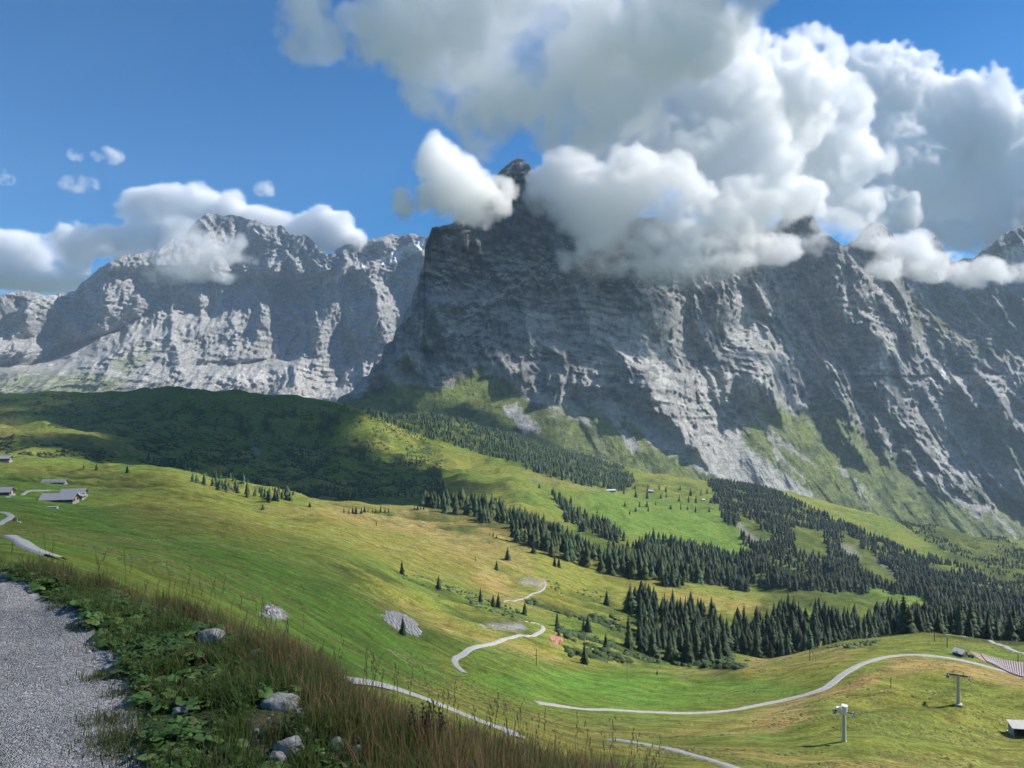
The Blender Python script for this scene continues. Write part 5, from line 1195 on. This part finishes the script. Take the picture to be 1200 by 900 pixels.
def slab_on(pts_px, name, label, cat, mat, lift=0.5, ymin=40, rough=.5, seed=1):
    """an outcrop: a lumpy sheet over a pixel outline, tucked into the turf at its rim"""
    P = np.array(pts_px, float); c = P.mean(0); n, m = 14, 40; V = []
    ring = []
    t = np.linspace(0, len(P), m, endpoint=False)
    for tt in t:
        i = int(tt); f = tt - i; ring.append(P[i] * (1 - f) + P[(i + 1) % len(P)] * f)
    W = [hit(*q, ymin) for q in ring]; C0 = hit(*c, ymin); W = [C0 + (w - C0) * (1 + .22 * float(n2(np.array([j * .55]), np.array([seed * 3.1]), 79)[0]) + .1 * ((j * 7) % 5 - 2) / 2) for j, w in enumerate(W)]
    for k in range(n + 1):
        s = k / n
        for w in W:
            x, y = C0[0] * (1 - s) + w[0] * s, C0[1] * (1 - s) + w[1] * s
            z = gz(x, y) + lift * (1 - s ** 6) + (rough * n2(x / 3 + seed, y / 2.2, 77) + .9 * rough * abs(((x * .8 + y * .45) / 2.6) % 1 - .5)) * (1 - s ** 3) + .25 * rough * n2(x / .9, y / .8, 78) - (.45 if k == n else 0)
            V.append((x, y, float(z)))
    Fc = [(k * m + j, k * m + (j + 1) % m, (k + 1) * m + (j + 1) % m, (k + 1) * m + j) for k in range(n) for j in range(m)]
    o = link(name, mesh_np(name, V, Fc, mat, False)); return tag(o, label, cat)
slab_on([(447, 719), (458, 715), (470, 718), (484, 724), (492, 733), (495, 743), (490, 747), (478, 743), (466, 740), (455, 731), (449, 726)], 'rock_slab', 'large pale striped rock slab bedded in the green slope', 'rock', M_SLAB, .5)
slab_on([(308, 710), (316, 708), (326, 714), (334, 722), (328, 726), (316, 724), (311, 718)], 'rock_slab', 'small pale rock slab above the dry roadside grass', 'rock', M_SLAB, .35, seed=4)
slab_on([(643, 745), (651, 743), (659, 747), (661, 754), (655, 757), (647, 754)], 'earth_patch', 'bare red earth patch beside the winding track', 'earth patch', simple_mat('red_earth', (0.42, 0.20, 0.14), .95, .3, .8), .3, seed=6)
slab_on([(905, 722), (912, 722), (916, 727), (912, 730), (907, 727)], 'rock_slab', 'pale rock face among the spruces left in the big wood', 'rock', M_SLAB, .5, seed=8) if False else None

# ------------------------------------------------------------------ ROADSIDE
def pe_at(x, y): return pchip(PE_U, PE_Y, np.clip(600 + F * x / y, -1800, 3000))
def cr_at(x, y): return crest(600 + F * x / y)
def blade_mat(name, rough=.6, transl=.35):
    m, nt, b = new_mat(name); at = nd(nt, 'ShaderNodeAttribute', attribute_name='Col')
    nt.links.new(at.outputs['Color'], b.inputs['Base Color']); b.inputs['Roughness'].default_value = rough; b.inputs['Specular IOR Level'].default_value = .3
    tr = nd(nt, 'ShaderNodeBsdfTranslucent'); nt.links.new(at.outputs['Color'], tr.inputs['Color']); mx = nd(nt, 'ShaderNodeMixShader'); mx.inputs[0].default_value = transl
    nt.links.new(b.outputs[0], mx.inputs[1]); nt.links.new(tr.outputs[0], mx.inputs[2]); nt.links.new(mx.outputs[0], nt.nodes['Material Output'].inputs['Surface']); return m
M_BLADE = blade_mat('grass_blades', .6, .5)
def blades(name, label, x, y, h, w, col, seed, lean=.45, tip=None):
    r = np.random.default_rng(seed); m = len(x); z = gz(x, y); a = r.uniform(0, 6.283, m); ln = np.abs(r.normal(0, lean, m)) * h; b = r.uniform(0, 6.283, m)
    ks = np.array([0, .4, .75, 1.0]); wd = np.array([1, .85, .55, .08]); V = np.zeros((m, 8, 3))
    for i in range(4):
        cx = x + np.cos(b) * ln * ks[i] ** 1.8; cy = y + np.sin(b) * ln * ks[i] ** 1.8; cz = z - .01 + h * (ks[i] - .25 * (ln / h) * ks[i] ** 2)
        for s, q in ((-1, 0), (1, 1)):
            V[:, 2 * i + q, 0] = cx + s * np.cos(a) * w * wd[i]; V[:, 2 * i + q, 1] = cy + s * np.sin(a) * w * wd[i]; V[:, 2 * i + q, 2] = cz
    f = np.array([(0, 1, 3, 2), (2, 3, 5, 4), (4, 5, 7, 6)]); Ff = f[None] + (np.arange(m) * 8)[:, None, None]
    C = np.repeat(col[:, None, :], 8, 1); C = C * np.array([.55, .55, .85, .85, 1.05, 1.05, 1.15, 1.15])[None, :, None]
    if tip is not None: C[:, 5:] = C[:, 5:] * .4 + tip[:, None, :] * .6
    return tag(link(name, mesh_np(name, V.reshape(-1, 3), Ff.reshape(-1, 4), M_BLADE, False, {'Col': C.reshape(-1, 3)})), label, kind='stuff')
rv = np.random.default_rng(77)
def sample(n, x0=-11, x1=3.2, y0=2.2, y1=11):
    y = np.sqrt(rv.uniform(y0 ** 2, y1 ** 2, n)); u = rv.uniform(-50, 780, n); x = (u - 600) / F * y; k = clear_of_stones(x, y); return x[k], y[k], u[k]
mixc = lambda a, b, t: np.asarray(a)[None] * (1 - t[:, None]) + np.asarray(b)[None] * t[:, None]
# stones in the verge: (u, v, width px, label)
def at_near(u, v, Y): return ((u - 600) / F * Y, Y)
def near_hit(u, v):
    ys = np.linspace(2.0, 12, 800); x = (u - 600) / F * ys; d = gz(x, ys) - (EYE + (450 - v) / F * ys); k = np.where(d >= 0)[0]
    Y = ys[k[0]] if len(k) else cr_at(0 * 1.0, 1.0); return (u - 600) / F * Y, Y
STONES = [(248, 752, 44, .45, 0, 'broad flat topped pale stone among the dry grass at the edge'), (302, 770, 26, .45, 0, 'small half hidden stone right of the broad pale stone'), (310, 742, 20, .6, 0, 'dark grey stone on the edge above the dry grass'),
          (155, 736, 12, .5, 0, 'small white stone among the butterbur leaves, upper'), (168, 748, 15, .5, 0, 'small pale stone beside the gravel, below the white one'), (132, 785, 30, .22, 0, 'flat pale stone sunk in the gravel edge'),
          (328, 828, 58, .3, 5, 'long layered stone lying in the verge'), (350, 838, 22, .35, 5, 'short stone at the right end of the long layered one'), (338, 882, 44, .55, 5, 'jagged grey rock at the bottom edge of the verge'), (325, 893, 26, .5, 0, 'small light rock below the jagged one'),
          (395, 877, 24, .6, 0, 'rounded bluish stone right of the jagged rock'), (300, 860, 10, .6, 0, 'tiny white stone left of the jagged rock'), (310, 862, 9, .7, 0, 'tiny cream stone beside the white one'), (213, 835, 26, .3, 5, 'flat grey stone below the large leaves'),
          (180, 718, 22, .35, 5, 'thin grey slab at the upper verge'), (162, 711, 26, .3, 0, 'reddish flat stone in the upper verge'), (420, 885, 20, .6, 0, 'dark stone in shadow near the dry grass'), (272, 848, 12, .6, 0, 'small grey stone in the green herbs'), (365, 862, 14, .5, 0, 'small flat stone above the jagged rock'), (375, 890, 18, .5, 0, 'angular stone at the bottom edge beside the bluish one')]
for i, (u, v, w, fl, lay, lab) in enumerate(STONES):
    px, py = near_hit(u, v); r = w * py / F / 2 * .78
    o = link('stone', rock_mesh(i + 3, r, r * .75, r * fl * 1.3, lay, M_BOULDER, 3, 'stone'), None, (px, py, float(gz(px, py)) + r * fl * .22 + .008), (0, 0, random.uniform(-.3, .3))); tag(o, lab, 'stone')
SX = []
for (u, v, w, *_r) in STONES:
    px, py = near_hit(u, v); SX.append((px, py, w * py / F / 2))
def clear_of_stones(x, y, k=0.95):
    m = np.ones(len(x), bool)
    for sx_, sy_, sr_ in SX: m &= ((x - sx_) ** 2 + ((y - sy_ + sr_ * .8) * .6) ** 2) > (sr_ * k) ** 2
    return m
# green grass on the verge
x, y, u = sample(470000); pe_, cr_ = pe_at(x, y), cr_at(x, y); t = (y - pe_) / np.maximum(cr_ - pe_, .2)
dn = fbm(x / .55, y / .55, 3, 1001)
k = (y > pe_ - .02) & (y < cr_ + 1.6) & (dn > -.12 - .35 * smooth(200, 420, u) + .3 * (1 - smooth(0, 1, t)) ) & (rv.random(len(x)) < .55)
x, y, u, t = x[k], y[k], u[k], t[k]; q = rv.random(len(x))
col = mixc((.070, .130, .028), (.150, .195, .050), q); dry = (rv.random(len(x)) < .15 + .25 * smooth(.5, 1.4, t)); col[dry] = mixc((.20, .16, .07), (.27, .20, .09), q[dry])
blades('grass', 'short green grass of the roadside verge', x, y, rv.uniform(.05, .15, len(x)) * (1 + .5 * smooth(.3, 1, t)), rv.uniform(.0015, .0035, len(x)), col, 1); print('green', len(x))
# dry tall grass on and beyond the crest
x, y, u = sample(520000, y1=13); pe_, cr_ = pe_at(x, y), cr_at(x, y); d = y - cr_
dn = fbm(x / .8, y / .8, 3, 1011)
k = (d > -.75 + .5 * (1 - smooth(250, 520, u)) + .35 * dn) & (d < 3.5) & (rv.random(len(x)) < .46 * (0.35 + smooth(-.4, .4, dn)) * (.55 + .45 * smooth(150, 330, u))) & (y > pe_ + .25)
x, y, u, d = x[k], y[k], u[k], d[k]; q = rv.random(len(x))
col = mixc((.33, .22, .10), (.46, .34, .18), q); rd = rv.random(len(x)) < .38; col[rd] = mixc((.30, .13, .055), (.42, .20, .09), q[rd]); gn = rv.random(len(x)) < .22; col[gn] = mixc((.07, .10, .03), (.13, .15, .05), q[gn])
hh = rv.uniform(.10, .27, len(x)) * (0.7 + .3 * smooth(200, 420, u))
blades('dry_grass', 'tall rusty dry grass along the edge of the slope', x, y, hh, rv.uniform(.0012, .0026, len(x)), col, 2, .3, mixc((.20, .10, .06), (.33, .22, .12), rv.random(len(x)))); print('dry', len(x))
# seed heads standing above the dry grass
ks_ = rv.choice(len(x), 420, replace=False); x, y = x[ks_], y[ks_]; h = rv.uniform(.26, .42, len(x))
xs = np.repeat(x, 7); ys = np.repeat(y, 7); hs_ = np.repeat(h, 7); kk = np.tile(np.arange(7), len(x))
def seeds():
    m = len(x); z = gz(x, y); r = rv; lx, ly_ = r.normal(0, .05, m), r.normal(0, .05, m); V = []; Fc = []; C = []
    for i in range(m):
        b = len(V); a = r.uniform(0, 3.14); cw, sw = math.cos(a) * .0012, math.sin(a) * .0012; c = (.30, .22, .12) if r.random() < .6 else (.22, .12, .08)
        V += [(x[i] - cw, y[i] - sw, z[i]), (x[i] + cw, y[i] + sw, z[i]), (x[i] + lx[i] + cw, y[i] + ly_[i] + sw, z[i] + h[i]), (x[i] + lx[i] - cw, y[i] + ly_[i] - sw, z[i] + h[i])]; Fc.append((b, b + 1, b + 2, b + 3)); C += [c] * 4
        for j in range(6):
            b = len(V); s = .7 + .3 * j / 5; px, py, pz = x[i] + lx[i] * s + r.normal(0, .005), y[i] + ly_[i] * s + r.normal(0, .005), z[i] + h[i] * s; w = .0035 * (1.2 - s * .5)
            V += [(px - w, py, pz), (px, py, pz - .008), (px + w, py + w, pz), (px, py, pz + .016)]; Fc.append((b, b + 1, b + 2, b + 3)); C += [c] * 4
    tag(link('seed_heads', mesh_np('seed_heads', V, Fc, M_BLADE, False, {'Col': np.array(C)})), 'thin stalks with seed heads rising above the dry grass', kind='stuff')
seeds()

# butterbur: broad round leaves on stalks
M_LEAF, _nt, _b = new_mat('butterbur_leaf')
_at = nd(_nt, 'ShaderNodeAttribute', attribute_name='Col'); _oi = nd(_nt, 'ShaderNodeObjectInfo'); _r = maprange(_nt, _oi.outputs['Random'], 0, 1, .65, 1.35)
_s = nd(_nt, 'ShaderNodeVectorMath', operation='SCALE'); _nt.links.new(_at.outputs['Color'], _s.inputs[0]); _nt.links.new(_r, _s.inputs['Scale']); _nt.links.new(_s.outputs[0], _b.inputs['Base Color'])
_b.inputs['Roughness'].default_value = .5; _b.inputs['Specular IOR Level'].default_value = .4
_tr = nd(_nt, 'ShaderNodeBsdfTranslucent'); _nt.links.new(_s.outputs[0], _tr.inputs['Color']); _mx = nd(_nt, 'ShaderNodeMixShader'); _mx.inputs[0].default_value = .25
_nt.links.new(_b.outputs[0], _mx.inputs[1]); _nt.links.new(_tr.outputs[0], _mx.inputs[2]); _nt.links.new(_mx.outputs[0], _nt.nodes['Material Output'].inputs['Surface'])
def leaf_mesh(seed):
    r = np.random.default_rng(seed); n = 14; V = [(0, 0, 0.0)]; C = [(.085, .15, .055)]
    ringm = []
    for rr, dz in ((.55, .10), (1.0, 0.04)):
        for k in range(n):
            a = -2.75 + 5.5 * k / (n - 1); w = rr * (1 + .13 * math.sin(a * 5 + seed) * (rr > .9) + r.normal(0, .04)); lob = 1 - .12 * math.cos(a * .5)
            V.append((w * lob * math.cos(a), w * lob * math.sin(a), dz * r.uniform(.6, 1.4) + .06 * math.sin(3 * a + seed) * rr - .10 * (rr > .9) * r.random()))
            C.append(((.115, .200, .040) if k % 2 else (.090, .170, .034)) if seed != 3 else ((.20, .22, .05) if k % 2 else (.13, .19, .04)))
    Fc = [(0, 1 + k, 2 + k) for k in range(n - 1)]
    for k in range(n - 1): Fc += [(1 + k, 1 + n + k, 2 + n + k), (1 + k, 2 + n + k, 2 + k)]
    b = len(V); V += [(.02, 0, 0), (-.02, .02, 0), (-.02, -.02, 0), (-.15, 0, -1.2), (-.18, .02, -1.2), (-.18, -.02, -1.2)]; C += [(.12, .13, .06)] * 6
    Fc += [(b, b + 1, b + 4), (b, b + 4, b + 3), (b + 1, b + 2, b + 5), (b + 1, b + 5, b + 4), (b + 2, b, b + 3), (b + 2, b + 3, b + 5)]
    return mesh_np('leaf', V, Fc, M_LEAF, False, {'Col': np.array(C)})
LEAVES = [leaf_mesh(i) for i in range(8)]
def butterbur(px, py, n, s, label, group):
    e = empty('butterbur', (px, py, float(gz(px, py)) - .01), random.uniform(0, 6.28))
    for k in range(n):
        a = k * 2.4 + random.uniform(-.4, .4); d = s * (.25 + 1.05 * math.sqrt(k / n)); sc = s * random.uniform(.45, .95)
        o = link('leaf', LEAVES[random.randrange(8)], e, (d * math.cos(a), d * math.sin(a), sc * random.uniform(.9, 1.2) + .015), (random.uniform(-.35, .35), random.uniform(-.1, .55), a)); o.scale = (sc, sc, sc)
    return tag(e, label, 'plant', group)
x, y, u = sample(16000); pe_, cr_ = pe_at(x, y), cr_at(x, y); t = (y - pe_) / np.maximum(cr_ - pe_, .2)
dn = fbm(x / .8 + 9, y / .8, 3, 1031)
k = (t > -.02) & (t < 1.0 - .25 * smooth(230, 420, u)) & (dn > -.5) & (u < 560)
x, y, u = x[k], y[k], u[k]; got = []
for i in range(len(x)):
    if all((x[i] - a) ** 2 + (y[i] - b) ** 2 > .088 ** 2 for a, b in got): got.append((x[i], y[i]))
    if len(got) >= 290: break
print('butterbur', len(got))
for i, (a, b) in enumerate(got): butterbur(a, b, random.randint(6, 9), random.uniform(.030, .056), 'low clump of round green butterbur leaves beside the gravel path', 'butterbur clumps beside the gravel path')
# small-leaved herbs filling between
def herbs():
    x, y, u = sample(120000); pe_, cr_ = pe_at(x, y), cr_at(x, y); t = (y - pe_) / np.maximum(cr_ - pe_, .2); dn = fbm(x / .4 + 3, y / .4, 3, 1041)
    k = (t > -.05) & (t < 1.5) & (dn > -.05) ; x, y = x[k][:24000], y[k][:24000]; m = len(x); z = gz(x, y) + rv.uniform(.01, .09, m); s = rv.uniform(.008, .022, m); a = rv.uniform(0, 6.28, m); ti = rv.normal(0, .4, (m, 2))
    ph = np.array([(0, -.5), (.5, -.1), (.55, .4), (0, 1.0), (-.55, .4), (-.5, -.1)]); X = ph[None, :, 0] * s[:, None]; Y = ph[None, :, 1] * s[:, None]
    V = np.stack([x[:, None] + X * np.cos(a)[:, None] - Y * np.sin(a)[:, None], y[:, None] + X * np.sin(a)[:, None] + Y * np.cos(a)[:, None], z[:, None] + X * ti[:, :1] + Y * ti[:, 1:]], -1)
    f = np.array([(0, 1, 2, 3), (0, 3, 4, 5)]); Ff = f[None] + (np.arange(m) * 6)[:, None, None]; C = np.repeat(mixc((.055, .125, .03), (.14, .22, .06), rv.random(m))[:, None], 6, 1)
    tag(link('herbs', mesh_np('herbs', V.reshape(-1, 3), Ff.reshape(-1, 4), M_BLADE, False, {'Col': C.reshape(-1, 3)})), 'small leaved green herbs covering the verge', kind='stuff')
herbs()
# pebbles of the path and of the bare spots in the verge
def pebbles():
    n = 26000; x = rv.uniform(-9, 1.5, n); y = rv.uniform(2.2, 9, n); u = 600 + F * x / y; pe_, cr_ = pe_at(x, y), cr_at(x, y)
    bare = fbm(x / .5 + 5, y / .5, 2, 1051) > .33
    k = (u > -40) & (u < 700) & ((y < pe_ + .12) | (bare & (y < cr_ + .2)))
    x, y = x[k], y[k]; m = len(x); s = np.minimum(rv.lognormal(-5.1, .45, m), .03); z = gz(x, y)
    ph = np.array([(1, 0, 0), (0, 1, 0), (-1, 0, 0), (0, -1, 0), (0, 0, .75), (0, 0, -.5)]); f = np.array([(0, 1, 4), (1, 2, 4), (2, 3, 4), (3, 0, 4)])
    a = rv.uniform(0, 6.28, m); V = ph[None] * (1 + rv.normal(0, .25, (m, 6, 1))) * s[:, None, None] * np.stack([np.ones(m), rv.uniform(.6, 1, m), rv.uniform(.5, .9, m)], 1)[:, None]
    X = V[..., 0] * np.cos(a)[:, None] - V[..., 1] * np.sin(a)[:, None]; Y = V[..., 0] * np.sin(a)[:, None] + V[..., 1] * np.cos(a)[:, None]
    V = np.stack([X + x[:, None], Y + y[:, None], V[..., 2] + z[:, None] + s[:, None] * .15], -1); g = rv.uniform(.12, .5, m); C = np.repeat(np.stack([g, g * .985, g * .96], 1)[:, None], 6, 1)
    m_, nt, b = new_mat('pebble'); at = nd(nt, 'ShaderNodeAttribute', attribute_name='Col'); nt.links.new(at.outputs['Color'], b.inputs['Base Color'])
    tag(link('gravel', mesh_np('gravel', V.reshape(-1, 3), (f[None] + (np.arange(m) * 6)[:, None, None]).reshape(-1, 3), m_, False, {'Col': C.reshape(-1, 3)})), 'loose grey gravel scattered on the path and verge', kind='stuff')
pebbles()
# dark leafy plants standing out against the track
def tall_herb(u, v, hp, Y, lab):
    x, y = (u - 600) / F * Y, Y; e = empty('herb', (x, y, float(gz(x, y)))); h = EYE + (450 - v) / F * Y - float(gz(x, y)); h = max(h, .15)
    for k in range(5):
        dx, dy = random.uniform(-.06, .06), random.uniform(-.06, .06); hh = h * random.uniform(.7, 1.05)
        st = MB().tube((dx * .3, dy * .3, -.02), (dx, dy, hh), .004, .002, 5).build('stem', M_WOOD, e)
        b = MB()
        for j in range(16):
            z = hh * (.45 + .55 * j / 15); a = j * 2.4; s = .015
            b.poly([(dx, dy, z), (dx + s * math.cos(a - .4), dy + s * math.sin(a - .4), z + .012), (dx + 1.7 * s * math.cos(a), dy + 1.7 * s * math.sin(a), z + .004), (dx + s * math.cos(a + .4), dy + s * math.sin(a + .4), z + .012)])
        lf = b.build('leaves', M_HERB, st)
    tag(e, lab, 'plant')
M_HERB = simple_mat('dark_herb_leaves', (0.035, 0.045, 0.018), .8, .3, 8)
tall_herb(492, 824, 24, 3.75, 'dark leafy herb standing before the pale track, left of two'); tall_herb(507, 827, 20, 3.7, 'dark leafy herb standing before the pale track, right of two')

def tufts():
    xs, ys = [], []
    for (u, v, r, n) in [(131, 846, .09, 420), (136, 868, .08, 300), (120, 795, .07, 260), (150, 870, .1, 380), (118, 760, .05, 120), (95, 735, .06, 160), (165, 885, .12, 500), (70, 712, .06, 140), (140, 815, .05, 120)]:
        px, py = near_hit(u, v); xs.append(px + rv.normal(0, r, n)); ys.append(py + rv.normal(0, r * .7, n))
    x = np.concatenate(xs); y = np.concatenate(ys); q = rv.random(len(x))
    blades('grass', 'small tufts of grass creeping onto the gravel path', x, y, rv.uniform(.03, .08, len(x)), rv.uniform(.0012, .0025, len(x)), mixc((.08, .13, .03), (.20, .20, .07), q), 5, .6)
tufts()

# ------------------------------------------------------------------ air
def haze():
    x0, x1, y0, y1, z0, z1 = -9500, 9500, -6500, 9500, -1800, 2600
    v = np.array([(x, y, z) for x in (x0, x1) for y in (y0, y1) for z in (z0, z1)], float)
    f = np.array([(0, 1, 3, 2), (4, 6, 7, 5), (0, 4, 5, 1), (2, 3, 7, 6), (0, 2, 6, 4), (1, 5, 7, 3)])
    m = bpy.data.materials.new('air'); m.use_nodes = True; nt = m.node_tree; nt.nodes.remove(nt.nodes['Principled BSDF'])
    pv = nd(nt, 'ShaderNodeVolumePrincipled'); pv.inputs['Density'].default_value = 3.5e-5; pv.inputs['Color'].default_value = (0.55, 0.74, 1.0, 1); pv.inputs['Anisotropy'].default_value = 0.0
    nt.links.new(pv.outputs[0], nt.nodes['Material Output'].inputs['Volume'])
    return tag(link('haze', mesh_np('haze', v, f, m)), kind='stuff')
haze()
